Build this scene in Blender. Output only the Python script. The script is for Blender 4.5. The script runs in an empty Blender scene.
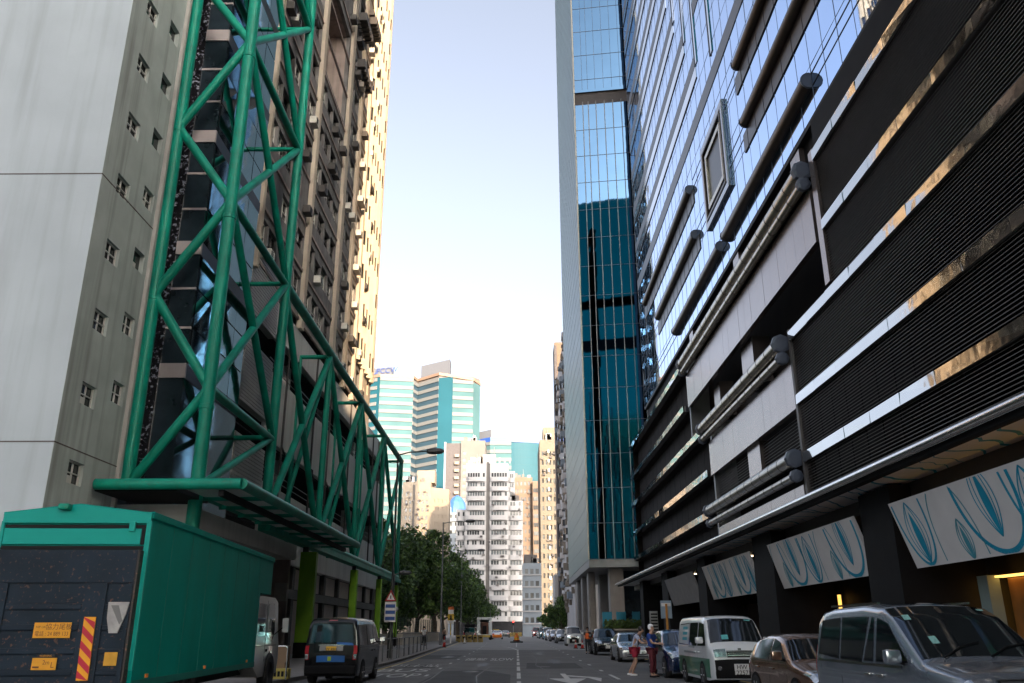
import bpy, bmesh, math, random
from mathutils import Vector, Matrix
R = math.radians
rnd = random.Random(7)
scene = bpy.context.scene
COL = scene.collection

# ------------------------------------------------------------------ materials
MATS = {}
def mat(name, col, rough=.6, metal=0, var=.12, scale=1.5, bump=0, bscale=20, streak=0, spots=0, coat=0, spec=.5, dirt=(.05,.045,.04), trans=0, emit=0, wav=0, alpha=1):
    """procedural surface: base colour broken up by two noises, optional rain streaks / rust spots / bump"""
    if name in MATS: return MATS[name]
    m = bpy.data.materials.new(name); m.use_nodes = True
    nt = m.node_tree; N = nt.nodes; L = nt.links
    b = N['Principled BSDF']
    b.inputs['Roughness'].default_value = rough
    b.inputs['Metallic'].default_value = metal
    b.inputs['Specular IOR Level'].default_value = spec
    b.inputs['Coat Weight'].default_value = coat
    b.inputs['Coat Roughness'].default_value = .05
    b.inputs['Transmission Weight'].default_value = trans
    b.inputs['Alpha'].default_value = alpha
    tc = N.new('ShaderNodeTexCoord')
    src = tc.outputs['Object']
    c = Vector(col[:3])
    n1 = N.new('ShaderNodeTexNoise'); n1.inputs['Scale'].default_value = scale; n1.inputs['Detail'].default_value = 6
    L.new(src, n1.inputs['Vector'])
    r1 = N.new('ShaderNodeValToRGB')
    r1.color_ramp.elements[0].position = .3; r1.color_ramp.elements[1].position = .7
    r1.color_ramp.elements[0].color = (*(c*(1-var)), 1); r1.color_ramp.elements[1].color = (*(c*(1+var)), 1)
    L.new(n1.outputs['Fac'], r1.inputs['Fac'])
    out = r1.outputs['Color']
    def mixin(fac, colr):
        nonlocal out
        mx = N.new('ShaderNodeMix'); mx.data_type = 'RGBA'
        L.new(fac, mx.inputs['Factor']); L.new(out, mx.inputs['A']); mx.inputs['B'].default_value = (*colr, 1)
        out = mx.outputs['Result']
    if streak:
        mp = N.new('ShaderNodeMapping'); mp.inputs['Scale'].default_value = (1.3, 1.3, .07)
        L.new(src, mp.inputs['Vector'])
        n2 = N.new('ShaderNodeTexNoise'); n2.inputs['Scale'].default_value = 1.6; n2.inputs['Detail'].default_value = 5
        L.new(mp.outputs['Vector'], n2.inputs['Vector'])
        mr = N.new('ShaderNodeMapRange'); mr.inputs['From Min'].default_value = .48; mr.inputs['From Max'].default_value = .8
        mr.inputs['To Max'].default_value = streak
        L.new(n2.outputs['Fac'], mr.inputs['Value']); mixin(mr.outputs['Result'], dirt)
    if spots:
        n3 = N.new('ShaderNodeTexNoise'); n3.inputs['Scale'].default_value = 17; n3.inputs['Detail'].default_value = 8
        L.new(src, n3.inputs['Vector'])
        mr = N.new('ShaderNodeMapRange'); mr.inputs['From Min'].default_value = .60; mr.inputs['From Max'].default_value = .68
        mr.inputs['To Max'].default_value = spots
        L.new(n3.outputs['Fac'], mr.inputs['Value']); mixin(mr.outputs['Result'], (.16,.08,.05))
    L.new(out, b.inputs['Base Color'])
    if bump:
        n4 = N.new('ShaderNodeTexNoise'); n4.inputs['Scale'].default_value = bscale; n4.inputs['Detail'].default_value = 5
        L.new(src, n4.inputs['Vector'])
        bp = N.new('ShaderNodeBump'); bp.inputs['Strength'].default_value = bump; bp.inputs['Distance'].default_value = .02
        L.new(n4.outputs['Fac'], bp.inputs['Height']); L.new(bp.outputs['Normal'], b.inputs['Normal'])
    if wav:
        n4 = N.new('ShaderNodeTexNoise'); n4.inputs['Scale'].default_value = .9; n4.inputs['Detail'].default_value = 2
        L.new(src, n4.inputs['Vector'])
        bp = N.new('ShaderNodeBump'); bp.inputs['Strength'].default_value = wav; bp.inputs['Distance'].default_value = .05
        L.new(n4.outputs['Fac'], bp.inputs['Height']); L.new(bp.outputs['Normal'], b.inputs['Normal'])
    if emit:
        b.inputs['Emission Color'].default_value = (*col[:3], 1); b.inputs['Emission Strength'].default_value = emit
    MATS[name] = m
    return m
def glass(name, tint, rough=.03, wav=.02):
    return mat(name, tint, rough=rough, metal=1, var=.04, scale=.3, wav=wav)

# ------------------------------------------------------------------ mesh builder
class MB:
    def __init__(s): s.v = []; s.f = []
    def add(s, vs, fs):
        o = len(s.v); s.v += [tuple(p) for p in vs]; s.f += [tuple(i+o for i in f) for f in fs]; return s
    def quad(s, a, b, c, d): return s.add([a,b,c,d], [(0,1,2,3)])
    def poly(s, pts): return s.add(pts, [tuple(range(len(pts)))])
    def box(s, x0, x1, y0, y1, z0, z1, M=None):
        P = [(x,y,z) for z in (z0,z1) for y in (y0,y1) for x in (x0,x1)]
        if M is not None: P = [M @ Vector(p) for p in P]
        return s.add(P, [(0,2,3,1),(4,5,7,6),(0,1,5,4),(2,6,7,3),(0,4,6,2),(1,3,7,5)])
    def rbox(s, x0, x1, y0, y1, z0, z1, r=.02, M=None):
        """box with chamfered vertical+horizontal edges"""
        bm = bmesh.new(); bmesh.ops.create_cube(bm, size=1)
        for v in bm.verts:
            v.co = Vector(((x0+x1)/2+v.co.x*(x1-x0), (y0+y1)/2+v.co.y*(y1-y0), (z0+z1)/2+v.co.z*(z1-z0)))
        bmesh.ops.bevel(bm, geom=bm.edges[:], offset=r, segments=2, affect='EDGES', profile=.6)
        bm.verts.index_update()
        P = [v.co.copy() for v in bm.verts]
        if M is not None: P = [M @ p for p in P]
        s.add(P, [tuple(v.index for v in f.verts) for f in bm.faces]); bm.free(); return s
    def tube(s, p, q, r, n=12, r2=None, caps=True):
        p = Vector(p); q = Vector(q); d = (q-p).normalized(); r2 = r if r2 is None else r2
        a = d.orthogonal().normalized(); b = d.cross(a)
        vs = []
        for c, rr in ((p,r),(q,r2)):
            for i in range(n):
                t = 2*math.pi*i/n; vs.append(c + a*math.cos(t)*rr + b*math.sin(t)*rr)
        fs = [(i,(i+1)%n,n+(i+1)%n,n+i) for i in range(n)]
        if caps: fs += [tuple(range(n-1,-1,-1)), tuple(range(n,2*n))]
        return s.add(vs, fs)
    def path(s, pts, r, n=8):
        for a, b in zip(pts, pts[1:]): s.tube(a, b, r, n)
        return s
    def prism(s, pts, d):
        d = Vector(d); n = len(pts); pts = [Vector(p) for p in pts]
        return s.add(pts+[p+d for p in pts], [tuple(range(n-1,-1,-1)), tuple(range(n,2*n))]+[(i,(i+1)%n,n+(i+1)%n,n+i) for i in range(n)])
    def lathe(s, prof, n=20, c=(0,0,0), axis='z'):
        vs = []
        for r, h in prof:
            for i in range(n):
                t = 2*math.pi*i/n
                p = (r*math.cos(t), r*math.sin(t), h) if axis == 'z' else ((h, r*math.cos(t), r*math.sin(t)) if axis == 'x' else (r*math.cos(t), h, r*math.sin(t)))
                vs.append((p[0]+c[0], p[1]+c[1], p[2]+c[2]))
        fs = [(k*n+i, k*n+(i+1)%n, (k+1)*n+(i+1)%n, (k+1)*n+i) for k in range(len(prof)-1) for i in range(n)]
        if prof[0][0] > 1e-4: fs.append(tuple(range(n-1,-1,-1)))
        if prof[-1][0] > 1e-4: fs.append(tuple(range((len(prof)-1)*n, len(prof)*n)))
        return s.add(vs, fs)
    def build(s, name, m, parent=None, smooth=False, recalc=False, autos=None):
        off = Vector((0,0,0))
        if parent is not None and parent.get('_abs'):
            off = Vector(parent['_abs'])
        me = bpy.data.meshes.new(name)
        me.from_pydata([(p[0]-off.x, p[1]-off.y, p[2]-off.z) for p in s.v], [], s.f)
        if recalc:
            bm = bmesh.new(); bm.from_mesh(me); bmesh.ops.remove_doubles(bm, verts=bm.verts, dist=1e-5)
            bmesh.ops.recalc_face_normals(bm, faces=bm.faces); bm.to_mesh(me); bm.free()
        me.materials.append(m)
        if smooth or autos:
            me.shade_smooth()
            if autos:
                me.set_sharp_from_angle(angle=R(autos))
        o = bpy.data.objects.new(name, me); COL.objects.link(o)
        if parent is not None:
            o.parent = parent
            if parent.get('_abs'): o['_abs'] = list(off)
        return o

def tag(o, label=None, cat=None, group=None, kind=None):
    if label: o['label'] = label
    if cat: o['category'] = cat
    if group: o['group'] = group
    if kind: o['kind'] = kind
    return o
def thing(name, label, cat, loc=(0,0,0), rz=0, group=None, absolute=False):
    """Empty at the base of a thing; absolute=True: part meshes are written in world coordinates"""
    o = bpy.data.objects.new(name, None); COL.objects.link(o); o.empty_display_size = .3
    o.location = loc; o.rotation_euler = (0,0,rz)
    if absolute: o['_abs'] = list(loc)
    return tag(o, label, cat, group)
def struct(name, mb, m, **k):
    return tag(mb.build(name, m, **k), kind='structure')
def kids(o): return [c for c in bpy.data.objects if c.parent == o]
def copy_tree(o, parent=None):
    c = o.copy(); COL.objects.link(c)
    if parent is not None: c.parent = parent
    for ch in kids(o): copy_tree(ch, c)
    return c
def text_mb(txt, size, depth=0, align='CENTER'):
    cu = bpy.data.curves.new('lettering', 'FONT'); cu.body = txt; cu.size = size; cu.align_x = align; cu.align_y = 'CENTER'; cu.extrude = depth
    o = bpy.data.objects.new('lettering', cu); COL.objects.link(o)
    bpy.context.view_layer.update()
    me = bpy.data.meshes.new_from_object(o.evaluated_get(bpy.context.evaluated_depsgraph_get()))
    mb = MB(); mb.add([v.co.copy() for v in me.vertices], [tuple(p.vertices) for p in me.polygons])
    bpy.data.objects.remove(o); bpy.data.meshes.remove(me); bpy.data.curves.remove(cu)
    return mb
def place_text(txt, size, O, U, V, sx=1):
    """lettering mesh laid on the plane O + u*U + v*V"""
    t = text_mb(txt, size); O = Vector(O); U = Vector(U); V = Vector(V)
    t.v = [tuple(O + U*p[0]*sx + V*p[1]) for p in t.v]
    return t

def holed(mb, O, U, V, N, W, H, holes, depth):
    """wall of size W x H with real rectangular openings and reveals; returns nothing, panes made separately"""
    O = Vector(O); U = Vector(U); V = Vector(V); N = Vector(N)
    us = sorted({0, W, *[h[0] for h in holes], *[h[1] for h in holes]})
    vs = sorted({0, H, *[h[2] for h in holes], *[h[3] for h in holes]})
    from bisect import bisect_left
    occ = set()
    for h in holes:
        for i in range(bisect_left(us, h[0]), bisect_left(us, h[1])):
            for j in range(bisect_left(vs, h[2]), bisect_left(vs, h[3])): occ.add((i,j))
    P = lambda u, v, d=0: O+U*u+V*v-N*d
    for i in range(len(us)-1):
        j = 0
        while j < len(vs)-1:
            if (i,j) in occ: j += 1; continue
            k = j
            while k < len(vs)-1 and (i,k) not in occ: k += 1
            mb.quad(P(us[i],vs[j]), P(us[i+1],vs[j]), P(us[i+1],vs[k]), P(us[i],vs[k])); j = k
    for a,b,c,d in holes:
        mb.quad(P(a,c),P(b,c),P(b,c,depth),P(a,c,depth)); mb.quad(P(a,d),P(a,d,depth),P(b,d,depth),P(b,d))
        mb.quad(P(a,c),P(a,c,depth),P(a,d,depth),P(a,d)); mb.quad(P(b,c),P(b,d),P(b,d,depth),P(b,c,depth))
def pane(O, U, V, N, h, depth):
    O = Vector(O); U = Vector(U); V = Vector(V); N = Vector(N)
    P = lambda u, v: O+U*u+V*v-N*(depth-.02)
    return MB().quad(P(h[0],h[2]),P(h[1],h[2]),P(h[1],h[3]),P(h[0],h[3]))
def frame_bars(mb, O, U, V, N, h, depth, t=.06, nu=2, nv=1):
    O = Vector(O); U = Vector(U); V = Vector(V); N = Vector(N)
    def bar(u0,u1,v0,v1):
        d = depth-.06
        P = [O+U*u+V*v-N*dd for dd in (d-.03,d+.03) for v in (v0,v1) for u in (u0,u1)]
        mb.add(P, [(0,2,3,1),(4,5,7,6),(0,1,5,4),(2,6,7,3),(0,4,6,2),(1,3,7,5)])
    a,b,c,d = h
    bar(a,b,c,c+t); bar(a,b,d-t,d); bar(a,a+t,c+t,d-t); bar(b-t,b,c+t,d-t)
    for i in range(1,nu): u = a+(b-a)*i/nu; bar(u-t/3,u+t/3,c+t,d-t)
    for i in range(1,nv):
        v = c+(d-c)*i/nv; bar(a+t,b-t,v-t/3,v+t/3)
def windows(parent, wallmb, O, U, V, N, W, H, holes, depth, mglass, mframe=None, nu=2, nv=1, budget=100, name='window'):
    """cut openings, glaze them: each window a part (frame a sub-part) up to the budget, the rest one stuff part"""
    holed(wallmb, O, U, V, N, W, H, holes, depth)
    rest = MB(); n = 0
    mg = mglass if isinstance(mglass, (list,tuple)) else [mglass]
    for h in holes:
        if n < budget:
            w = pane(O,U,V,N,h,depth).build(name, mg[rnd.randrange(len(mg))], parent); n += 1
            if mframe:
                fb = MB(); frame_bars(fb,O,U,V,N,h,depth,nu=nu,nv=nv); f = fb.build('frame', mframe, parent); f.parent = w
        else:
            rest.add(*(lambda q:(q.v,q.f))(pane(O,U,V,N,h,depth)))
    if rest.f:
        tag(rest.build('upper_windows', mg[0], parent), kind='stuff')

# ------------------------------------------------------------------ palette
M_asph  = mat('asphalt', (.115,.114,.113), .82, var=.22, scale=.6, bump=.35, bscale=60, streak=0)
M_asph2 = mat('worn_concrete_road', (.25,.243,.235), .85, var=.16, scale=.4, bump=.25, bscale=40)
M_patch = mat('asphalt_patch', (.052,.052,.053), .85, var=.2, scale=.9, bump=.3, bscale=60)
M_ground= mat('city_ground', (.11,.11,.105), .9, var=.2, scale=.05)
M_pave  = mat('paving', (.22,.205,.195), .85, var=.15, scale=1.2, bump=.3, bscale=12)
M_kerb  = mat('kerbstone', (.25,.24,.23), .85, var=.2, scale=3)
M_white = mat('road_paint', (.50,.50,.48), .7, var=.25, scale=5, spots=0)
M_yellow= mat('yellow_road_paint', (.52,.37,.08), .7, var=.25, scale=4)
M_green = mat('green_steel_paint', (.0,.25,.17), .48, var=.22, scale=.8, streak=.6, dirt=(.01,.11,.075), spots=.3, spec=.3)
M_lime  = mat('lime_paint', (.19,.42,.012), .5, var=.1)
M_black = mat('black_matte', (.010,.010,.011), .65, var=.2, spec=.15)
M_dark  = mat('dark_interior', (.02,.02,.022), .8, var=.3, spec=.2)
M_chrome= mat('brushed_metal', (.66,.65,.63), .22, metal=1, var=.08)
M_grey  = mat('grey_metal', (.22,.225,.23), .45, metal=.5, var=.12)
M_polegrey = mat('galvanised_pole', (.17,.175,.18), .5, metal=.3, var=.15)
M_tyre  = mat('tyre_rubber', (.018,.018,.019), .8, var=.15)
M_rim   = mat('alloy_rim', (.5,.5,.52), .3, metal=.9, var=.05)
M_lens  = mat('headlight_lens', (.62,.66,.70), .1, metal=.75, var=.5, scale=14, coat=1)
M_tail  = mat('tail_light_red', (.42,.012,.02), .15, var=.1, coat=1)
M_cglass= mat('car_glass', (.012,.016,.018), .04, var=.1, spec=.9, coat=.6)
M_plate = mat('number_plate_white', (.72,.72,.7), .5, var=.05)
M_platey= mat('number_plate_yellow', (.72,.42,.02), .5, var=.05)
M_ink   = mat('black_ink', (.012,.012,.012), .6, var=.05)
M_skin  = mat('skin', (.42,.25,.17), .55, var=.08)
M_hair  = mat('dark_hair', (.015,.012,.01), .5, var=.2)
# ------------------------------------------------------------------ camera, world, sun
P_, YAW, ROLL = R(19.06), R(.26), -.003
fw = Vector((-math.sin(YAW)*math.cos(P_), math.cos(YAW)*math.cos(P_), math.sin(P_)))
rt = Vector((math.cos(YAW), math.sin(YAW), 0)); up = rt.cross(fw)
c_, s_ = math.cos(ROLL), math.sin(ROLL)
rt, up = rt*c_+up*s_, -rt*s_+up*c_
cam = bpy.data.cameras.new('camera'); co = bpy.data.objects.new('camera', cam); COL.objects.link(co)
cam.sensor_width = 36; cam.lens = 36*835/1024; cam.clip_end = 6000; cam.clip_start = .05
Mx = Matrix((rt, up, -fw)).transposed().to_4x4(); Mx.translation = (0,0,1.6); co.matrix_world = Mx
scene.camera = co
SUN_EL, SUN_AZ = R(13), R(20)          # azimuth measured from -Y (behind the camera) towards +X
sd = Vector((math.sin(SUN_AZ)*math.cos(SUN_EL), -math.cos(SUN_AZ)*math.cos(SUN_EL), math.sin(SUN_EL)))
w = bpy.data.worlds.new('World'); scene.world = w; w.use_nodes = True
nt = w.node_tree; sky = nt.nodes.new('ShaderNodeTexSky'); sky.sky_type = 'NISHITA'; sky.sun_disc = False
sky.sun_elevation = SUN_EL; sky.sun_rotation = math.pi - SUN_AZ
sky.air_density = .5; sky.dust_density = 7.0; sky.ozone_density = .4
hs = nt.nodes.new('ShaderNodeHueSaturation'); hs.inputs['Saturation'].default_value = .55; hs.inputs['Value'].default_value = .82
nt.links.new(sky.outputs[0], hs.inputs['Color']); nt.links.new(hs.outputs['Color'], nt.nodes['Background'].inputs['Color']); nt.nodes['Background'].inputs['Strength'].default_value = .15
sl = bpy.data.lights.new('sun', 'SUN'); sl.energy = 2.0; sl.angle = R(.53); sl.color = (1,.70,.43)
so = bpy.data.objects.new('sun', sl); COL.objects.link(so); so.rotation_euler = sd.to_track_quat('Z','Y').to_euler(); so.location = (60,-160,120)
vs_ = scene.view_settings; vs_.view_transform = 'Standard'; vs_.look = 'None'; vs_.gamma = 1; vs_.use_curve_mapping = False; vs_.exposure = 2.5
scene.cycles.max_bounces = 7; scene.cycles.diffuse_bounces = 3; scene.cycles.glossy_bounces = 4; scene.cycles.transmission_bounces = 4
scene.cycles.caustics_reflective = False; scene.cycles.caustics_refractive = False
scene.cycles.sample_clamp_indirect = 6
scene.cycles.use_denoising = True

# ------------------------------------------------------------------ ground, road, kerbs, markings
def sheet(name, pts, z, m): return struct(name, MB().poly([(x,y,z) for x,y in pts]), m)
sheet('ground', [(-3000,-3000),(3000,-3000),(3000,3000),(-3000,3000)], -.03, M_ground)
LK = [(-9.6,-60),(-9.6,24),(-7.6,27),(-7.25,33),(-6.3,37.5),(-6.3,50),(-6.9,70),(-7.4,95),(-8,115),(-8.7,140),(-9.2,200),(-9.2,330)]   # left kerb line
def lkx(y):
    for (xa,ya),(xb,yb) in zip(LK, LK[1:]):
        if ya <= y <= yb: return xa+(xb-xa)*(y-ya)/(yb-ya)
    return LK[-1][0]
RK = 7.75
n_l = [p for p in LK if p[1] <= 70]+[(lkx(75.2),75.2)]
wob = [(x, 75.2+.35*math.sin(x*1.9)+.2*math.sin(x*5)) for x in [RK - i*(RK+lkx(75.2))*0 - i*(RK-lkx(75.2))/24 for i in range(25)]]
sheet('road', n_l[:-1]+[wob[-1]]+wob[::-1][1:]+[(RK,-60)], 0, M_asph)
f_l = [p for p in LK if p[1] > 76]
sheet('far_road', wob+f_l+[(RK,330)], 0, M_asph2)
sheet('road_patch', [(-3.2,26),(-.2,26),(-.25,34),(-1.5,38),(-3.1,37)], .004, M_patch)
sheet('road_repair', [(-6.1,40),(-3.7,40),(-3.7,43.5),(-6.0,44)], .004, M_patch)
def strip_along(line, o0, o1, z0, z1):
    mb = MB()
    for (xa,ya),(xb,yb) in zip(line, line[1:]):
        mb.add([(xa+o0,ya,z0),(xa+o1,ya,z0),(xb+o1,yb,z0),(xb+o0,yb,z0),(xa+o0,ya,z1),(xa+o1,ya,z1),(xb+o1,yb,z1),(xb+o0,yb,z1)],
               [(4,5,6,7),(1,2,6,5),(0,4,7,3),(0,3,2,1)])
    return mb
struct('kerb', strip_along(LK, -.18, 0, -.02, .135), M_kerb)
struct('kerb', strip_along([(RK,-60),(RK,330)], 0, .18, -.02, .135), M_kerb)
pl = MB(); line = LK
for (xa,ya),(xb,yb) in zip(line, line[1:]): pl.quad((-60,ya,.13),(xa-.18,ya,.13),(xb-.18,yb,.13),(-60,yb,.13))
struct('pavement', pl, M_pave)
struct('pavement', MB().quad((RK+.18,-60,.13),(60,-60,.13),(60,330,.13),(RK+.18,330,.13)), M_pave)
struct('yellow_line', strip_along([(x+.38,y) for x,y in LK if y>30], -.05, .05, .003, .005), M_yellow)
struct('yellow_line', strip_along([(RK-.4,-40),(RK-.4,200)], -.05, .05, .003, .005), M_yellow)
def dash(mb, x, y0, y1, wd=.12):
    mb.quad((x-wd/2,y0,.005),(x+wd/2,y0,.005),(x+wd/2,y1,.005),(x-wd/2,y1,.005))
cl = MB(); y = 8.0
while y < 73: dash(cl, .06, y, y+4.2, .14); y += 5.8
for a,b in ((74,.02),(78,-.1),(82,-.35),(86,-.7)): cl.quad((b-.0,a,.005),(b+.14,a,.005),(b-.15-.04*(a-74),a+4,.005),(b-.29-.04*(a-74),a+4,.005))
cl.quad((-.1,88,.005),(.0,88,.005),(.0,117,.005),(-.1,117,.005))
struct('centre_line', cl, M_white)
ll = MB(); y = 9.0
while y < 118: dash(ll, -3.38-(max(0,y-75))*.012, y, y+1.1, .12); y += 6
struct('lane_line', ll, M_white)
rl = MB(); y = 12.6
while y < 110: dash(rl, 3.48, y, y+(3.2 if y < 32 else 1.1), .13); y += 6
struct('lane_line', rl, M_white)
st = MB()
for x0,x1,y0 in ((-6.0,.0,76.5),): st.quad((x0,y0,.005),(-.4,y0,.005),(-.4,y0+.25,.005),(x0,y0+.25,.005))
struct('road_seam', st, M_asph)
def disc(name, x, y, r, m, z=.006): return struct(name, MB().poly([(x+r*math.cos(a*math.pi/10),y+r*math.sin(a*math.pi/10),z) for a in range(20)]), m)
M_iron = mat('cast_iron', (.035,.034,.033), .5, metal=.4, var=.2, scale=8)
for x,y in ((-1.9,36.5),(1.2,41),(2.6,55),(-4.6,62),(-.9,68)): disc('manhole_cover', x, y, .34, M_iron)
M_stain = mat('oil_stain', (.032,.032,.034), .6, var=.4, scale=2)
for x,y,a,b in ((1.75,30.6,.35,1.6),(-1.7,44,.3,2.2),(2.0,48,.3,3.0),(-4.4,56,.35,1.8),(5.2,38.5,.5,1.4),(1.6,64,.3,2.5)):
    struct('oil_stain', MB().poly([(x+a*math.cos(k*math.pi/9)*(1+.25*rnd.random()), y+b*math.sin(k*math.pi/9)*(1+.25*rnd.random()), .0035) for k in range(18)]), M_stain)
M_seal = mat('crack_sealant', (.022,.022,.023), .5, var=.2)
def crack(pts, wd=.05):
    mb = MB()
    for (xa,ya),(xb,yb) in zip(pts,pts[1:]): mb.quad((xa-wd/2,ya,.0045),(xa+wd/2,ya,.0045),(xb+wd/2,yb,.0045),(xb-wd/2,yb,.0045))
    struct('sealed_crack', mb, M_seal)
crack([(-3.1,24),(-3.0,31),(-3.15,38),(-3.0,47),(-3.1,58),(-3.0,74)]); crack([(3.2,24),(3.25,36),(3.15,50),(3.3,62),(3.2,74)],.04); crack([(1.0,30),(1.3,36),(.9,43),(1.15,52),(.95,61)],.035); crack([(-1.2,27),(-1.5,33),(-1.25,41)],.035)
struct('trench_patch', MB().poly([(.4,39,.003),(2.9,39.2,.003),(2.95,45.5,.003),(.5,45.8,.003)]), M_patch)
struct('trench_patch', MB().poly([(-6.0,52,.003),(-3.6,52,.003),(-3.6,60,.003),(-6.2,60,.003)]), M_patch)
# arrow for the oncoming lane (head towards the camera) and slow / bus stop lettering for the outgoing lanes
ar = MB(); ar.poly([(1.75,28.0,.005),(1.1,31.2,.005),(2.4,31.2,.005)]); ar.quad((1.65,31.2,.005),(1.85,31.2,.005),(1.85,34.6,.005),(1.65,34.6,.005))
ar.poly([(1.85,32.6,.005),(2.5,31.6,.005),(2.75,29.4,.005),(2.95,31.4,.005),(2.62,32.3,.005),(1.85,33.4,.005)])
struct('lane_arrow', ar, M_white)
def road_text(txt, x, y, wd, ln):
    t = text_mb(txt, 1); xs = [p[0] for p in t.v]; ys = [p[1] for p in t.v]
    kx = wd/(max(xs)-min(xs)); ky = ln/(max(ys)-min(ys)); cx = (max(xs)+min(xs))/2; cy = (max(ys)+min(ys))/2
    t.v = [(x+(p[0]-cx)*kx, y+(p[1]-cy)*ky, .006) for p in t.v]
    return struct('road_lettering', t, M_white)
road_text('巴士站', -4.75, 42.6, 2.2, 2.9)
road_text('BUS', -4.75, 37.8, 2.1, 2.6)
road_text('STOP', -4.75, 33.6, 2.2, 2.6)
road_text('慢駛', -2.35, 51.5, 1.25, 4.2)
road_text('SLOW', -.85, 51.5, 1.3, 4.2)

# ------------------------------------------------------------------ left: bare concrete block
M_conc = mat('light_render_wall', (.42,.48,.52), .8, var=.07, scale=.35, streak=.5, dirt=(.26,.285,.30), bump=.1, bscale=8)
M_conc2= mat('weathered_concrete', (.40,.45,.435), .85, var=.12, scale=.7, streak=.9, dirt=(.19,.195,.18), bump=.15, bscale=8)
M_wfr  = mat('window_frame_white', (.5,.5,.47), .5, var=.1)
M_wgl  = mat('dark_window_glass', (.018,.022,.024), .06, var=.2, spec=.8)
t = thing('concrete_building', 'pale grey concrete block behind the green truck with two columns of tiny side windows', 'building', (-24,30,0), absolute=True)
MB().quad((-40,27.5,0),(-15.5,27.5,0),(-15.5,27.5,62),(-40,27.5,62)).build('front_wall', M_conc, t)
wl = MB(); H = []
for k in range(13):
    z0 = 7.3+2.83*(k-0) ; H.append((1.15,2.2,z0-.85,z0-.05))
    if k: z1 = 7.95+2.83*k; H.append((3.35,4.3,z1-.85,z1))
H = [h for h in H if h[3] < 48]
holed(wl, (-15.5,27.5,0), (0,1,0), (0,0,1), (1,0,0), 4.75, 62, H, .22)
for h in H:
    wv = pane((-15.5,27.5,0),(0,1,0),(0,0,1),(1,0,0),h,.22).build('window', M_wgl, t)
    if h[0] < 2 or h[2] < 11 or rnd.random() < .2:
        fb = MB(); frame_bars(fb,(-15.5,27.5,0),(0,1,0),(0,0,1),(1,0,0),h,.2,.045,2,2); f = fb.build('frame', M_wfr, t); f.parent = wv
    if rnd.random() < .5: MB().box(-15.66,-15.62,27.5+h[0]+.1,27.5+h[0]+.5,h[2]+.03,h[2]+.3).build('window_junk', M_wfr, t)
wl.quad((-15.5,32.25,0),(-40,32.25,0),(-40,32.25,62),(-15.5,32.25,62)); wl.quad((-40,27.5,62),(-15.5,27.5,62),(-15.5,32.25,62),(-40,32.25,62))
wl.build('side_wall', M_conc2, t)
for z in (7.63,17.85,30.2):
    jt = MB(); jt.box(-40,-15.485,27.485,27.51,z-.02,z+.02); jt.box(-15.51,-15.485,27.51,32.2,z-.02,z+.02)
    jt.build('joint', mat('dark_joint',(.10,.08,.075),.9), t)
MB().box(-15.52,-15.35,32.1,32.3,0,62).build('corner_strip', mat('pale_edge',(.4,.39,.37),.8,streak=.3), t)

# ------------------------------------------------------------------ left: stair core of dark glass behind the truss
M_bglass = glass('blue_mirror_glass', (.33,.42,.45), .04, .015)
M_dglass = mat('dark_mirror_glass', (.02,.03,.04), .05, var=.3, spec=.8)
M_granite = bpy.data.materials.new('speckled_granite'); M_granite.use_nodes = True
_n = M_granite.node_tree; _b = _n.nodes['Principled BSDF']; _t = _n.nodes.new('ShaderNodeTexCoord'); _v = _n.nodes.new('ShaderNodeTexNoise'); _v.inputs['Scale'].default_value = 8; _v.inputs['Detail'].default_value = 3
_r = _n.nodes.new('ShaderNodeValToRGB'); _r.color_ramp.elements[0].position = .56; _r.color_ramp.elements[0].color = (.012,.011,.015,1); _r.color_ramp.elements[1].position = .66; _r.color_ramp.elements[1].color = (.26,.28,.34,1)
_n.links.new(_t.outputs['Object'], _v.inputs['Vector']); _n.links.new(_v.outputs['Fac'], _r.inputs['Fac']); _n.links.new(_r.outputs['Color'], _b.inputs['Base Color']); _b.inputs['Roughness'].default_value = .25
M_slab = mat('pinkish_slab', (.42,.37,.37), .7, var=.08)
t = thing('stair_tower', 'dark glazed stair tower with pale floor slabs, standing inside the tall green truss', 'tower', (-15,36,0), absolute=True)
MB().box(-16.6,-14.34,34.5,41.6,6,60).build('core', M_dglass, t)
MB().box(-16.0,-15.42,34.44,34.6,6,60).build('granite_pier', M_granite, t)
for i in range(9):
    z = 12.25+5.85*i
    MB().box(-15.42,-14.28,34.42,34.56,z-.32,z+.32).build('floor_slab', M_slab, t)
    MB().box(-14.36,-14.30,34.5,41.7,z-.32,z+.32).build('floor_beam', mat('dark_beam',(.03,.03,.035),.5), t)
    ln = MB()
    for dz in (1.98,3.85): ln.box(-15.42,-14.30,34.46,34.56,z+dz-.05,z+dz+.05)
    ln.build('slab_line', M_slab, t)
    gp = MB()
    for j in range(4):
        for q,(za,zb) in enumerate(((z+.34,z+2.0),(z+2.08,z+3.85),(z+3.93,z+5.5))):
            y0 = 34.75+j*1.72; jx = [rnd.uniform(-.012,.012) for _ in range(4)]
            gp.quad((-14.30+jx[0],y0,za),(-14.30+jx[1],y0+1.66,za),(-14.30+jx[2],y0+1.66,zb),(-14.30+jx[3],y0,zb))
    gp.build('glass_wall', M_bglass, t)

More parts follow.
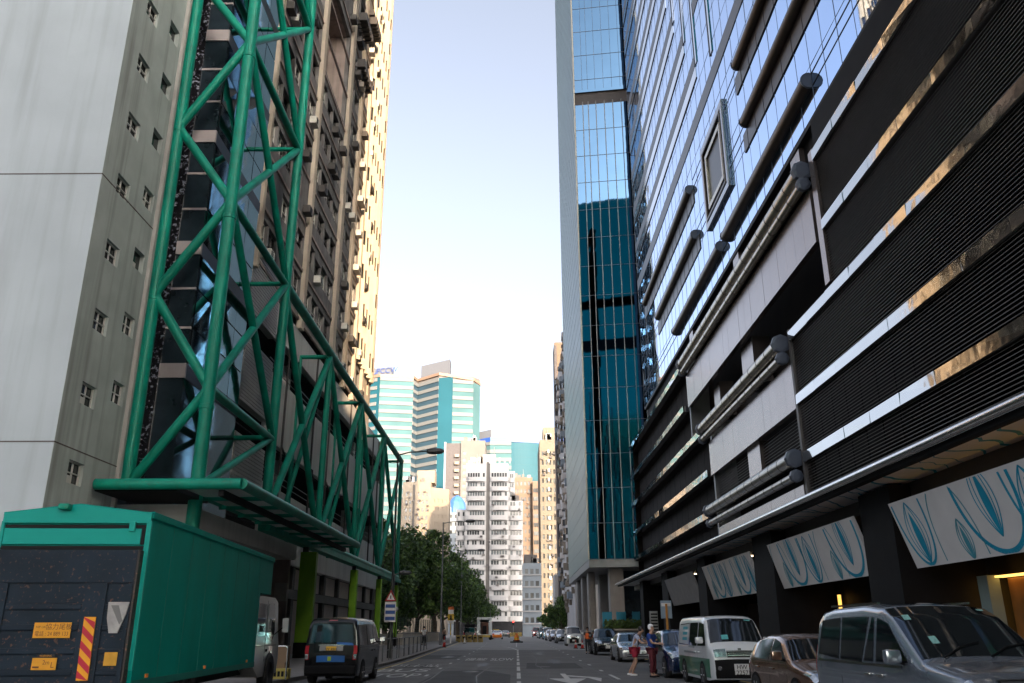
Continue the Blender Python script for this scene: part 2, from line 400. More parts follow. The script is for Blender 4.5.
# ------------------------------------------------------------------ left: green tubular truss
t = thing('steel_truss', 'tall green tubular steel truss standing along the car park front', 'truss', (-12.5,33,0), absolute=True)
XF, XB, Y0, Y1 = -12.5, -15.3, 32.7, 42.0
LV = [6.9, 10.95, 19.5, 27.95, 36.4, 44.9, 53.4]
CZ = [6.9, 15.1, 23.3, 31.6, 39.9, 48.2, 56.5]
def bar(name, p, q, r): return MB().tube(p, q, r, 14).build(name, M_green, t, autos=50)
for x,y,r in ((XF,Y0,.27),(XB,Y0,.27),(XF,Y1,.25),(XB,Y1,.2)):
    bar('post', (x,y,6.7 if (x,y)!=(XF,Y0) else 0.1), (x,y,55), r)
for i in range(1,6):
    bar('brace', (XF,Y0,LV[i]), (XF,Y1,LV[i]-.1), .19)                     # horizontals, street face
    bar('brace', (XF,Y0,LV[i]), (XF,Y1,LV[i+1]), .19)
    bar('brace', (XF,Y0,LV[i+1]), (XF,Y1,LV[i]), .18)
    bar('brace', (XB,Y1,LV[i]), (XF,Y1,LV[i]), .13)
bar('brace', (XF,Y0,6.9), (XF,Y1,LV[1]), .16)
for i in range(0,6):
    bar('brace', (XB,Y0,CZ[i]), (XF,Y0,LV[i] if i==0 else LV[i]), .20) if i else None
    bar('brace', (XB,Y0,CZ[i]), (XF,Y0,LV[i+1]), .20)
NY = [42.0, 53.4, 65.4, 77.6, 90.2]
ZB, ZT = 6.95, 19.0
def gusset(y, z, w=.5):
    return MB().rbox(XF-.03,XF+.03,y-w,y+w,z-w*.7,z+w*.7,.01).build('gusset_plate', M_green, t)
for y in NY[1:]: gusset(y,ZB+.35,.55); gusset(y,ZT-.35,.55)
for i in range(1,5): gusset(Y1-.35,LV[i],.4); gusset(Y0+.35,LV[i],.4)
bar('chord', (XF,Y1,19.35), (XF,90.2,ZT), .27)
bar('chord', (XF,Y0,6.8), (XF,90.4,6.8), .26)
for i,y in enumerate(NY[1:], 1):
    bar('post', (XF,y,ZB), (XF,y,ZT), .2)
    bar('brace', (XF,NY[i-1],ZB), (XF,y,ZT), .19)
    bar('brace', (XF,NY[i-1],ZT), (XF,y,ZB), .19)
    bar('post', (XB+.8,y,ZB), (XB+.8,y,ZT), .15)
    bar('brace', (XF,y,ZT), (XB+.8,y,ZT), .14); bar('brace', (XF,y,ZB), (XB+.8,y,ZB), .14)
    bar('brace', (XF,y,ZT), (XF-.9,(y+NY[i-1])/2,ZB), .14)
for i in range(1,6):
    for cc in ((XF,Y0,LV[i]-.8),(XB,Y0,CZ[i]-.2)): MB().lathe([(.28,-.1),(.30,-.08),(.30,.08),(.28,.1)], 14, cc).build('sleeve_joint', M_green, t, autos=40)
# flat edge beam under the truss
MB().box(-12.8,-12.15,42,91,6.28,6.62).build('edge_beam', M_green, t)

# ------------------------------------------------------------------ left: green canopy
M_frost = mat('frosted_glass', (.62,.70,.66), .45, var=.1, spec=.6, trans=.75)
t = thing('entrance_canopy', 'green steel and frosted glass canopy jutting out below the truss', 'canopy', (-12.5,40,6.6), absolute=True)
MB().tube((-15.2,30.1,6.62),(-9.9,30.1,6.62),.2,16).build('front_tube', M_green, t, autos=50)
MB().tube((-9.9,30.1,6.62),(-9.9,53.2,6.62),.2,16).build('side_tube', M_green, t, autos=50)
MB().tube((-9.9,53.2,6.62),(-12.4,53.2,6.62),.16,16).build('end_tube', M_green, t, autos=50)
MB().box(-10.75,-10.55,30.2,53,6.2,6.42).build('gutter', M_black, t)
for k in range(9):
    y = 30.4+k*2.53
    if k: MB().box(-12.5,-9.95,y-.08,y+.08,6.42,6.66).build('cross_beam', M_green, t)
    MB().box(-12.2,-10.1,y+.1,y+2.42,6.55,6.59).build('glass_panel', M_frost, t)
MB().box(-15.3,-12.3,30.3,33.5,6.4,6.75).build('soffit', M_black, t)
# ------------------------------------------------------------------ left: car park podium and factory tower above
XL = -14.5
M_pod  = mat('podium_panel', (.60,.605,.59), .75, var=.07, scale=.5, streak=.38, dirt=(.27,.27,.26))
M_shut = mat('roller_shutter', (.54,.46,.42), .6, var=.08, spots=.1)
M_brown= mat('dark_beam_brown', (.055,.05,.048), .6)
t = thing('parking_podium', 'grey car park with open decks behind the green truss, on lime green columns', 'building', (XL,65,0), absolute=True)
def lbox(name, m, z0, z1, y0, y1, x0=XL-.35, x1=XL, par=None): return MB().box(x0,x1,y0,y1,z0,z1).build(name, m, par or t)
for z0,z1 in ((18.6,20.6),(12.2,16.2),(7.4,9.7)):
    lbox('spandrel', M_pod, z0, z1, 47.5, 92)
for z0,z1 in ((16.2,18.6),(9.7,12.2)):
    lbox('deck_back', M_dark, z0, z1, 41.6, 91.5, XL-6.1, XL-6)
    for y in (54,66,78,90): lbox('deck_column', M_pod, z0, z1, y-.4, y+.4, XL-1.6, XL-.8)
    rl_ = MB()
    for zz in (.5,.9): rl_.tube((XL-.2,47.5,z0+zz),(XL-.2,92,z0+zz),.03,6)
    rl_.build('guard_rail', M_grey, t)
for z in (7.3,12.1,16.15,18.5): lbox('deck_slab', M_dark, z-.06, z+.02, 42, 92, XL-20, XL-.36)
rb = MB()
for z0,z1 in ((18.2,21.8),(13.1,16.6),(8.6,11.2)):
    z = z0
    while z < z1: rb.box(XL-.4,XL+.05,42.2,47.4,z,z+.16); rb.box(XL-.4,XL,42.2,47.4,z+.16,z+.2); z += .2
rb.build('ribbed_panel', mat('ribbed_cladding',(.42,.41,.40),.6,metal=.2,var=.06), t)
lbox('end_wall', M_pod, 0, 20.6, 91.7, 92, XL-20, XL+.003)
lbox('deck_roof', M_pod, 20.4, 20.6, 42, 91.6, XL-20, XL-.36)
for y in (50.5,58,63,71,74.5,83,86.5):
    dp = MB(); dp.tube((XL+.1,y,7.2),(XL+.1,y,20.4),.07,8); dp.tube((XL+.1,y,12.3),(XL+.1,y+1.4,11.7),.06,8)
    dp.build('drain_pipe', M_brown, t)
bx = MB()
for y in (57,69,82): bx.box(XL,XL+.45,y,y+.5,11.7,12.1)
bx.build('floodlight', M_black, t)
# ground storey
for y,wd in ((50.6,.95),(66.2,.55),(78.6,.5),(89.6,.5)):
    c = MB().rbox(-12.75,-12.75+wd,y,y+min(wd,.5),.95,6.0,.05).build('column', M_lime, t); MB().box(-12.77,-12.73+wd,y-.02,y+min(wd,.5)+.02,.1,.95).build('column_base', M_black, c)
    MB().box(-12.65,-12.35,y+.1,y+.4,5.95,6.5).build('column_head', M_brown, c)
MB().box(XL-.3,XL,48,92,5.6,7.4).build('fascia', M_pod, t)
MB().box(-22,-12.9,33,50.2,5.5,6.3).build('loading_bay_soffit', M_pod, t)
MB().box(-21,-20.8,33,50,.1,5.5).build('loading_bay_wall', mat('bay_wall',(.20,.175,.165),.8,var=.1,streak=.4), t)
MB().box(-21,-13.2,50.0,50.3,.1,5.6).build('bay_end_wall', mat('bay_wall2',(.27,.23,.215),.8,var=.1,streak=.5), t)
MB().box(-17.2,-13.6,49.9,50.02,.13,3.0).build('bay_door', M_dark, t)
MB().box(-13.9,-13.2,49.86,50.0,3.2,4.2).build('bay_notice', mat('grey_notice',(.33,.31,.30),.6), t)
for k,(a,b) in enumerate(((52.2,56.6),(57.6,61.4),(62.2,65.6),(67.4,71.2),(72.2,77.2),(79.8,84),(85,88.6))):
    MB().box(XL-.5,XL-.4,a,b,.13,3.5).build('shutter', M_shut, t)
    MB().box(XL-.5,XL-.42,a+.1,b-.1,4.2,5.5).build('mezzanine_panel', M_shut, t)
MB().box(XL-.4,XL-.1,51,91.5,3.55,4.1).build('shop_beam', mat('shop_beam',(.13,.125,.12),.6), t)
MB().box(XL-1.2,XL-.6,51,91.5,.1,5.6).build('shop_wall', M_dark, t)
for y in (51.5,57.1,61.8,66.5,71.7,78.4,84.5,89): MB().box(XL-.45,XL-.2,y-.3,y+.3,.13,5.6).build('shop_pier', M_brown, t)

M_fac  = mat('dirty_render', (.33,.27,.245), .85, var=.18, scale=.8, streak=.6, dirt=(.10,.09,.085))
M_facd = mat('grey_dirty_panel', (.17,.165,.165), .85, var=.25, scale=.9, streak=.6, dirt=(.06,.055,.055))
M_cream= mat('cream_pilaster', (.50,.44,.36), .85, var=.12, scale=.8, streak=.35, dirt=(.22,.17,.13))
M_ac   = mat('air_conditioner_case', (.55,.54,.5), .6, var=.15, scale=3, spots=.2)
M_win  = [glass('old_window_pale',(.36,.42,.43),.12,.1), mat('old_window_dark',(.025,.028,.03),.08,var=.3,spec=.8), glass('old_window_grey',(.20,.24,.25),.12,.1)]
t = thing('factory_tower', 'grimy factory tower with cream pilasters and air conditioners, its far end in gold sunlight', 'building', (XL,62,20), absolute=True)
TOP = 92.0
FL = 3.42; nf = int((TOP-21.2)/FL)
bays = [(42.3,52.0),(53.0,61.3),(62.4,66.2),(67.0,70.2),(70.9,74.2)]
wl = MB(); holes = []
for k in range(nf):
    z = k*FL
    for bi,(a,b) in enumerate(bays):
        if bi == 1 and 5.9 < (z/FL) < 8.1: continue
        n = (5,4,2,2,2)[bi]
        for j in range(n):
            wdt = (b-a)/n; u = a-42+j*wdt
            if rnd.random() < .93: holes.append((u+.1, u+wdt-.1, z+1.25, z+2.9+(0 if rnd.random()<.7 else -.35)))
holes.sort(key=lambda h: (h[2], h[0]))
# recessed two-storey balcony opening in the second bay
holes2 = holes+[(11.2,18.9,6*FL+.6,8*FL+2.6)]
holed(wl, (XL,42,21.2), (0,1,0),(0,0,1),(1,0,0), 32.7, TOP-21.2, holes2, .3)
wl.quad((XL,42,21.2),(XL-24,42,21.2),(XL-24,42,TOP),(XL,42,TOP)); wl.quad((XL,42,TOP),(XL-24,42,TOP),(XL-24,80,TOP),(XL,80,TOP)); wl.quad((XL-24,80,21.2),(XL,80,21.2),(XL,80,TOP),(XL-24,80,TOP)); wl.quad((XL-24,42,21.2),(XL-24,80,21.2),(XL-24,80,TOP),(XL-24,42,TOP))
wl.build('street_wall', M_facd, t)
rec = MB(); O=(XL-1.8,53.2,21.2+6*FL+.6)
rec.quad((XL-1.8,53.2,21.2+6*FL+.6),(XL-1.8,60.9,21.2+6*FL+.6),(XL-1.8,60.9,21.2+8*FL+2.6),(XL-1.8,53.2,21.2+8*FL+2.6))
for z in (21.2+6*FL+.6, 21.2+8*FL+2.6): rec.quad((XL-.3,53.2,z),(XL-.3,60.9,z),(XL-1.8,60.9,z),(XL-1.8,53.2,z))
for y in (53.2,60.9): rec.quad((XL-.3,y,21.2+6*FL+.6),(XL-1.8,y,21.2+6*FL+.6),(XL-1.8,y,21.2+8*FL+2.6),(XL-.3,y,21.2+8*FL+2.6))
rec.build('recessed_balcony', M_fac, t)
rest = MB(); n = 0
ox = (XL,42,21.2)
for h in holes:
    p = pane(ox,(0,1,0),(0,0,1),(1,0,0),h,.3)
    if n < 100 and h[2] < 40:
        wv = p.build('window', M_win[rnd.choice((0,1,1,2))], t); n += 1
        fb = MB(); frame_bars(fb,ox,(0,1,0),(0,0,1),(1,0,0),h,.3,nu=rnd.choice((2,3)),nv=2); f = fb.build('frame', M_wfr if rnd.random()<.5 else M_brown, t); f.parent = wv
    else: rest.add(p.v, p.f)
tag(rest.build('upper_windows', M_win[2], t), kind='stuff')
# cream pilasters and floor lines
for y0,y1 in ((42.0,42.35),(52.0,52.7),(61.35,62.3),(66.25,66.95),(70.25,70.85),(74.25,74.95)):
    MB().box(XL-.1,XL+.28,y0,y1,20.6,TOP).build('pilaster', M_cream, t)
fl = MB()
for k in range(nf+1):
    z = 21.2+k*FL
    for a,b in bays: fl.box(XL-.05,XL+.1,a+.05,b-.05,z-.05,z+.16)
fl.build('floor_ledge', M_fac, t)
# far end wall: plain cream with small slit windows, catches the sun
ew = MB(); eh = []
for k in range(nf):
    for j in range(2): eh.append((.9+j*2.1, 1.6+j*2.1, k*FL+1.1+.9*(j), k*FL+2.3+.9*j))
eh = [h for h in eh if h[3] < TOP-21.3]
windows(t, ew, (XL+.02,74.95,21.2),(0,1,0),(0,0,1),(1,0,0), 5.05, TOP-21.2, eh, .25, M_win[1], None, budget=40, name='slit_window')
ew.quad((XL-.1,74.95,20.6),(XL+.02,74.95,20.6),(XL+.02,74.95,TOP),(XL-.1,74.95,TOP)); ew.quad((XL+.02,80,20.6),(XL-.1,80,20.6),(XL-.1,80,TOP),(XL+.02,80,TOP))
ew.quad((XL+.02,74.95,20.6),(XL+.02,80,20.6),(XL+.02,80,21.2),(XL+.02,74.95,21.2))
# bay ribs that break up the sunlit zone
ew.build('end_wall', M_cream, t)
# saw-tooth bay windows above: their camera-facing sides catch the low sun
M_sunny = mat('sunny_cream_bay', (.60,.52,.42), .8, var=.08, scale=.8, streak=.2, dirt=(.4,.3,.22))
SW = MB()
for k in range(1,nf):
    z0 = 21.2+k*FL
    if z0+FL > TOP: break
    bw = MB()
    for q in range(6):
        y0 = 70.9+q*1.5; xa = XL+.03; xb = xa+.48
        A=(xa,y0); B=(xb,y0+.5); C=(xa,y0+1.46)
        d = Vector((B[0]-A[0],B[1]-A[1],0)); ln_ = d.length; d.normalize(); nn = Vector((d.y,-d.x,0))
        hh = [] if rnd.random() < .25 else [(.14,.56,1.0,2.5)]
        holed(bw,(A[0],A[1],z0),d,(0,0,1),nn,ln_,FL,hh,.12)
        for h in hh: 
            pn = pane((A[0],A[1],z0),d,(0,0,1),nn,h,.12)
            if z0 < 80: pn.build('bay_window', M_win[2], t)
            else: SW.add(pn.v,pn.f)
        bw.add([(B[0],B[1],z0),(C[0],C[1],z0),(C[0],C[1],z0+FL),(B[0],B[1],z0+FL)],[(0,1,2,3)])
        bw.poly([(A[0],A[1],z0),(C[0],C[1],z0),(B[0],B[1],z0)]); bw.poly([(A[0],A[1],z0+FL),(B[0],B[1],z0+FL),(C[0],C[1],z0+FL)])
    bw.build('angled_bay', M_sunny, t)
if SW.f: tag(SW.build('upper_bay_windows', M_win[2], t), kind='stuff')
# air conditioners and racks
nac = 0
for k in range(nf):
    for bi,(a,b) in enumerate(bays):
        for q in range(2):
            if rnd.random() < .5 and nac < 90:
                y = rnd.uniform(a+.3,b-1.1); z = 21.2+k*FL+rnd.choice((.35,.45,.4))
                if bi == 1 and 6 <= k <= 8: continue
                u = MB().rbox(XL+.11,XL+.62,y,y+.8,z,z+.55,.03).build('air_conditioner', M_ac if rnd.random()<.6 else M_brown, t); nac += 1
                g = MB()
                for i in range(5): g.box(XL+.62,XL+.635,y+.08,y+.5,z+.08+i*.09,z+.12+i*.09)
                gg = g.build('grille', M_ink, t); gg.parent = u
for (y0,y1,z) in ((62.6,66.2,54.6),(63,67.5,49.8),(67.2,70.1,58.0)):
    rk = MB()
    for i in range(6):
        ya = y0+(y1-y0)*i/6; rk.rbox(XL+.3,XL+1.0,ya+.05,ya+.52,z,z+.75,.03); rk.box(XL+.02,XL+1.05,ya+.02,ya+.08,z-.1,z-.02)
    rk.build('condenser_rack', M_brown, t)

# ------------------------------------------------------------------ right: hotel block (podium + mirror-glass tower)
XR = 13.0
M_glassR = glass('pale_blue_mirror_glass', (.44,.61,.90), .02, .008)
M_bandm  = glass('polished_steel_band', (.44,.44,.43), .06, .22)
M_bronze = mat('bronze_tube', (.075,.058,.046), .3, metal=.55, var=.15)
M_bwin   = mat('bronze_window', (.03,.023,.02), .3, var=.3, scale=.5, spec=.35)
M_tubeL  = mat('champagne_tube', (.42,.37,.30), .26, metal=.85, var=.1)
M_stone  = mat('pink_grey_stone', (.28,.235,.215), .24, metal=.72, var=.06, scale=.4, streak=.35, dirt=(.30,.26,.25), spec=.6)
M_louv   = mat('black_louvre', (.13,.12,.113), .5, metal=.2, var=.1)
M_voidb  = mat('dark_brown_panel', (.026,.021,.019), .8, spec=.2, var=.25, scale=.5)
M_mull   = mat('dark_mullion', (.10,.12,.16), .4); M_gridl = mat('glass_joint', (.20,.25,.32), .4)
t = thing('hotel_building', 'huge mirror glass hotel block over a louvred black podium on the right', 'building', (XR,45,0), absolute=True)
YN, YE, YP, ZR = 4.5, 82.0, 93.4, 118.0
# structural core so light cannot leak
MB().box(XR+.35,XR+27,YN,YE,22.8,ZR).build('core', M_dark, t)
MB().box(XR+1.6,XR+27,YN,YP-.3,5.9,21.3).build('podium_core', M_voidb, t)
# curtain wall, single panels each a hair out of plane
for band in range(4):
    za = 22.8+band*24; zb = min(ZR, za+24)
    if za >= ZR: break
    g = MB(); y = YN
    while y < YE-.1:
        y2 = min(YE, y+1.55); z = za
        while z < zb-.1:
            z2 = min(zb, z+2.2); j = [rnd.gauss(0,.0035) for _ in range(4)]
            g.quad((XR+j[0],y,z),(XR+j[1],y,z2),(XR+j[2],y2,z2),(XR+j[3],y2,z)); z = z2
        y = y2
    g.build('curtain_wall', M_glassR, t)
g = MB(); y = YN+1.55
while y < YE: g.box(XR-.012,XR+.03,y-.010,y+.010,22.8,ZR); y += 1.55
z = 22.8+2.2
while z < ZR: g.box(XR-.011,XR+.03,YN,YE,z-.012,z+.012); z += 2.2
g.build('mullion_grid', M_gridl, t)
MB().quad((XR,YE,22.8),(XR+27,YE,22.8),(XR+27,YE,ZR),(XR,YE,ZR)).build('end_wall', mat('pale_end_panel',(.42,.47,.52),.5,var=.05), t)
MB().quad((XR,YN,5.9),(XR+27,YN,5.9),(XR+27,YN,ZR),(XR,YN,ZR)).build('near_end_wall', M_stone, t)
MB().box(XR,XR+27,YN,YE,ZR,ZR+.4).build('roof', M_grey, t)
# upper horizontal strips: bronze soffit + pale strip + thin dark line
M_pale = glass('pale_grey_strip', (.60,.62,.66), .08, .02)
def hstrip(z0, ya, yb):
    MB().box(XR-.035,XR+.05,ya,yb,z0,z0+.95).build('bronze_strip', M_bwin, t)
    MB().box(XR-.022,XR+.05,ya,yb,z0-1.0,z0-.004).build('pale_strip', M_pale, t)
    MB().box(XR-.05,XR+.05,ya,yb,z0-1.12,z0-1.004).build('dark_line', M_ink, t)
for i in range(14):
    z0 = 39.85+4.38*i
    ye = (50.2,53.2,56.2)[i] if i < 3 else 58.4
    hstrip(z0, ye, 81.9)
    if i >= 1: hstrip(z0-.9, YN+.2, 45.6)
    if i >= 1:
        for a,b in ((46.6,49.6),(50.9,52.6),(53.9,55.6)):
            if i > (0,1,2)[(46.6,50.9,53.9).index(a)]: MB().box(XR-.035,XR+.05,a,b,z0-.5,z0+.7).build('bronze_strip', M_bwin, t)
for yy,zz in ((56.2,48.4),(53.2,44.0),(50.2,39.8),(46.1,37.5)):
    MB().box(XR-.06,XR+.05,yy-.5,yy-.16,zz,ZR).build('vertical_fin', M_pale, t)
    MB().box(XR-.08,XR+.05,yy+.0,yy+.14,zz,ZR).build('vertical_fin', M_mull, t)
MB().box(XR-.04,XR+.05,YN+.2,81.9,35.4,36.55).build('bronze_strip', M_bwin, t)
# bronze tubes with window strips tucked below
def ftube(z, ya, yb, r=.34, win=1):
    MB().tube((XR-.10,ya,z),(XR-.10,yb,z),r,16).build('facade_tube', M_bronze, t, autos=50)
    for ye in (ya,yb):
        MB().lathe([(r+.02,-.06),(r+.04,0),(r+.02,.06)],16,(XR-.10,ye,z),'y').build('tube_cap', M_mull, t)
    if win: 
        MB().box(XR-.06,XR+.05,ya-.8,yb+.8,z-r-1.15,z-r-.02).build('window_strip', M_bwin, t)
        b = MB(); y = ya
        while y < yb: b.box(XR-.075,XR,y,y+.03,z-r-1.15,z-r-.02); y += 1.55
        b.build('glazing_bar', M_ink, t)
ftube(24.3, 30.9, 46.2, .36, 0); ftube(24.3, 47.6, 63.4, .34, 0)
ftube(28.4, YN, 40.2); ftube(28.3, 54.0, 70.6)
ftube(32.5, YN, 40.6); ftube(32.3, 54.7, 77.2)
ln = MB()
for z in (24.0,24.6,27.9,28.6,32.0,32.7):
    for a,b in ((63.4,82),(40.4,54),(YN,30.8)):
        ln.box(XR-.02,XR+.02,a,b,z-.025,z+.025)
ln.build('horizontal_joint', M_ink, t)
# projecting double picture frame
def frame_yz(name, y0,y1,z0,z1,wd,xo,m):
    mb = MB(); mb.rbox(XR-xo,XR,y0,y1,z0,z0+wd,.05); mb.rbox(XR-xo,XR,y0,y1,z1-wd,z1,.05); mb.rbox(XR-xo,XR,y0,y0+wd,z0+wd,z1-wd,.05); mb.rbox(XR-xo,XR,y1-wd,y1,z0+wd,z1-wd,.05)
    return mb.build(name, m, t)
f = frame_yz('picture_frame', 44.2,50.4,26.7,32.8,.42,.22,mat('frame_alu',(.30,.31,.34),.25,metal=.8,var=.08)); frame_yz('inner_frame', 45.2,49.4,27.8,31.8,.34,.19,M_tubeL)
frame_yz('middle_frame', 44.7,49.9,27.2,32.3,.18,.26,M_bronze)
MB().box(XR-.06,XR-.02,45.5,49.1,28.1,31.5).build('frame_window', M_bwin, t)
# recess under the tower, black soffit
MB().box(XR+.3,XR+2,YN,YE,21.25,22.75).build('soffit_recess', M_black, t)
MB().box(XR-.0,XR+.3,YN,YE,22.55,22.79).build('soffit_edge', M_ink, t)
for y in (33.5,44.6,58.0): MB().box(XR+.05,XR+.3,y,y+1.2,21.3,22.55).build('recess_pier', M_stone, t)
# polished bands: near louvre block and far block share the levels
BZ = [20.6,17.3,14.3,11.25,8.6]
for i,z in enumerate(BZ):
    yn = 31.4 if z > 15 else 36.9
    for nm,(ya,yb) in (('near',(YN,yn)),('far',(62 if z>15 else 55.7,YP))):
        nseg = max(1,int((yb-ya)/2.4)); 
        g = MB()
        for k in range(nseg):
            a = ya+(yb-ya)*k/nseg; b = ya+(yb-ya)*(k+1)/nseg-.012; j=[rnd.gauss(0,.01) for _ in range(4)]
            g.add([(XR-.25+j[0],a,z),(XR-.25+j[1],b,z),(XR-.25+j[2],b,z+.44),(XR-.25+j[3],a,z+.44),(XR+.2,a,z),(XR+.2,b,z),(XR+.2,b,z+.44),(XR+.2,a,z+.44)],
                  [(0,3,2,1),(0,1,5,4),(3,7,6,2),(1,2,6,5),(0,4,7,3)])
        g.build('polished_band', M_bandm, t)
        zl = z-2.6 if i < 4 else 6.3
        zt = z
        lo = BZ[i+1]+.44 if i < 4 else 6.25
        if nm == 'near':
            s = MB(); zz = lo+.04
            while zz < z-.02:
                s.add([(XR-.10,YN,zz),(XR-.10,yb,zz),(XR+.06,yb,zz+.085),(XR+.06,YN,zz+.085),(XR-.10,YN,zz+.022),(XR-.10,yb,zz+.022),(XR+.06,yb,zz+.107),(XR+.06,YN,zz+.107)],
                      [(0,1,2,3),(7,6,5,4),(0,4,5,1),(1,5,6,2),(0,3,7,4)])
                zz += .125
            s.build('louvre', M_louv, t)
            p_ = MB().box(XR+.1,XR+.2,YN,yb,lo,z); y = YN
            while y < yb: p_.box(XR+.065,XR+.1,y,y+.06,lo,z); y += 1.45
            p_.build('louvre_back', M_black, t)
        else:
            MB().box(XR+.75,XR+.9,ya,yb,lo,z).build('recessed_panel', M_voidb, t)
            p_ = MB(); y = ya
            while y < yb: p_.box(XR+.735,XR+.75,y,y+.05,lo,z); y += 2.4
            p_.build('panel_rib', M_black, t)
            MB().box(XR+.2,XR+.8,ya,yb,z-.03,z+.02).build('soffit', M_voidb, t)
MB().box(XR-.1,XR+.2,YN,31.4,21.15,22.5).build('louvre_head', M_black, t)
MB().box(XR+.2,XR+27,YP-.02,YP,6,21.2).build('podium_end', M_voidb, t)
MB().box(XR+.75,XR+27,YE-20,YP,21.12,21.3).build('podium_roof', M_grey, t)
for y in (31.4,): MB().box(XR-.2,XR+1.6,y,y+.5,15,21.2).build('block_end', M_stone, t)
MB().box(XR-.2,XR+1.6,36.9,37.15,6.2,14.9).build('block_end', M_louv, t)
for y,z0,z1 in ((60.9,14.85,21.2),(55.0,6.2,14.85)): MB().box(XR+.1,XR+1.6,y,y+.35,z0,z1).build('block_end', M_grey, t)
# middle section: stone panels with champagne double tubes
def stone(z0,z1,ya,yb):
    n = int((yb-ya)/1.25); g = MB()
    for k in range(n):
        a = ya+(yb-ya)*k/n; b = ya+(yb-ya)*(k+1)/n-.015; jj=rnd.gauss(0,.003)
        g.box(XR-.18+jj,XR+.1,a,b,z0,z1)
    g.build('stone_panel', M_stone, t)
def dtube(z, ya, yb, r1, z2, r2, m=M_tubeL):
    for zz,rr in ((z,r1),(z2,r2)):
        tb = MB().tube((XR-.42,ya,zz),(XR-.42,yb,zz),rr,16).build('tube_rail', m, t, autos=50)
        cp = MB(); y = ya+1.5
        while y < yb: cp.lathe([(rr+.008,-.03),(rr+.012,0),(rr+.008,.03)],16,(XR-.42,y,zz),'y'); y += 1.5
        c2 = cp.build('collar', M_bronze, t); c2.parent = tb
        for ye in (ya-.1,yb+.1):
            cc = MB().lathe([(rr*.9,-.16),(rr+.1,-.12),(rr+.1,.12),(rr*.9,.16)],8,(XR-.42,ye,zz),'y').build('end_cap', M_mull, t); cc.parent = tb
stone(17.2,19.75,32.3,60.4); dtube(20.6,32.4,60.4,.36,19.95,.22)
stone(11.15,13.35,37.2,54.8); dtube(14.4,37.7,55.3,.36,13.68,.22)
stone(6.2,7.7,37.4,53.9); dtube(8.9,37.6,55,.34,8.1,.2,mat('grey_champagne_tube',(.40,.38,.34),.3,metal=.8,var=.1))
MB().box(XR+.3,XR+1.3,44.5,46.9,14.6,17.25).build('stone_pier', M_stone, t)
MB().box(XR+.1,XR+.6,44.4,46.8,9.2,11.2).build('stone_pier', M_stone, t)
MB().box(XR+.5,XR+1.5,53.4,55.0,14.9,17.2).build('stone_pier', M_stone, t)
s = MB(); zz = 9.25
while zz < 11.1:
    s.add([(XR+.3,37.2,zz),(XR+.3,55,zz),(XR+.45,55,zz+.1),(XR+.3+.15,37.2,zz+.1),(XR+.3,37.2,zz+.03),(XR+.3,55,zz+.03),(XR+.45,55,zz+.13),(XR+.45,37.2,zz+.13)],[(0,1,2,3),(7,6,5,4),(0,4,5,1)]); zz += .16
s.build('louvre', M_louv, t)
# street canopy
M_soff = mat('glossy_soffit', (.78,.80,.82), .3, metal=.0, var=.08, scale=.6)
c = MB().tube((10.5,YN,6.08),(10.5,91.5,6.08),.13,14).build('canopy_nosing', M_chrome, t, autos=50)
MB().box(10.55,XR+1.6,YN,91.3,6.05,6.16).build('canopy_roof', M_grey, t)
MB().box(10.6,10.9,YN,91.3,5.86,6.05).build('canopy_gutter', M_black, t)
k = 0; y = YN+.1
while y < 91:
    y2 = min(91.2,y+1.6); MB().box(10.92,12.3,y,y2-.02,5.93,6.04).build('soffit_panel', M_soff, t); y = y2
sp = random.Random(5); y = 12.0  # teal ribbons paint the mural boards' reflection onto the soffit
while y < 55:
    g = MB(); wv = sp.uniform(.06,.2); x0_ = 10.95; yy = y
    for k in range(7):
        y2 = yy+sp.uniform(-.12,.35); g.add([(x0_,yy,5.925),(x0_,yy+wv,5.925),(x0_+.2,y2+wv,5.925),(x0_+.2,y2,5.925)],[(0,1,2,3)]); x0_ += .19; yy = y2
    g.build('soffit_reflection', mat('teal_print_and_reflection', (.0,.30,.46), .5, var=.1), t); y += sp.uniform(.35,1.5)
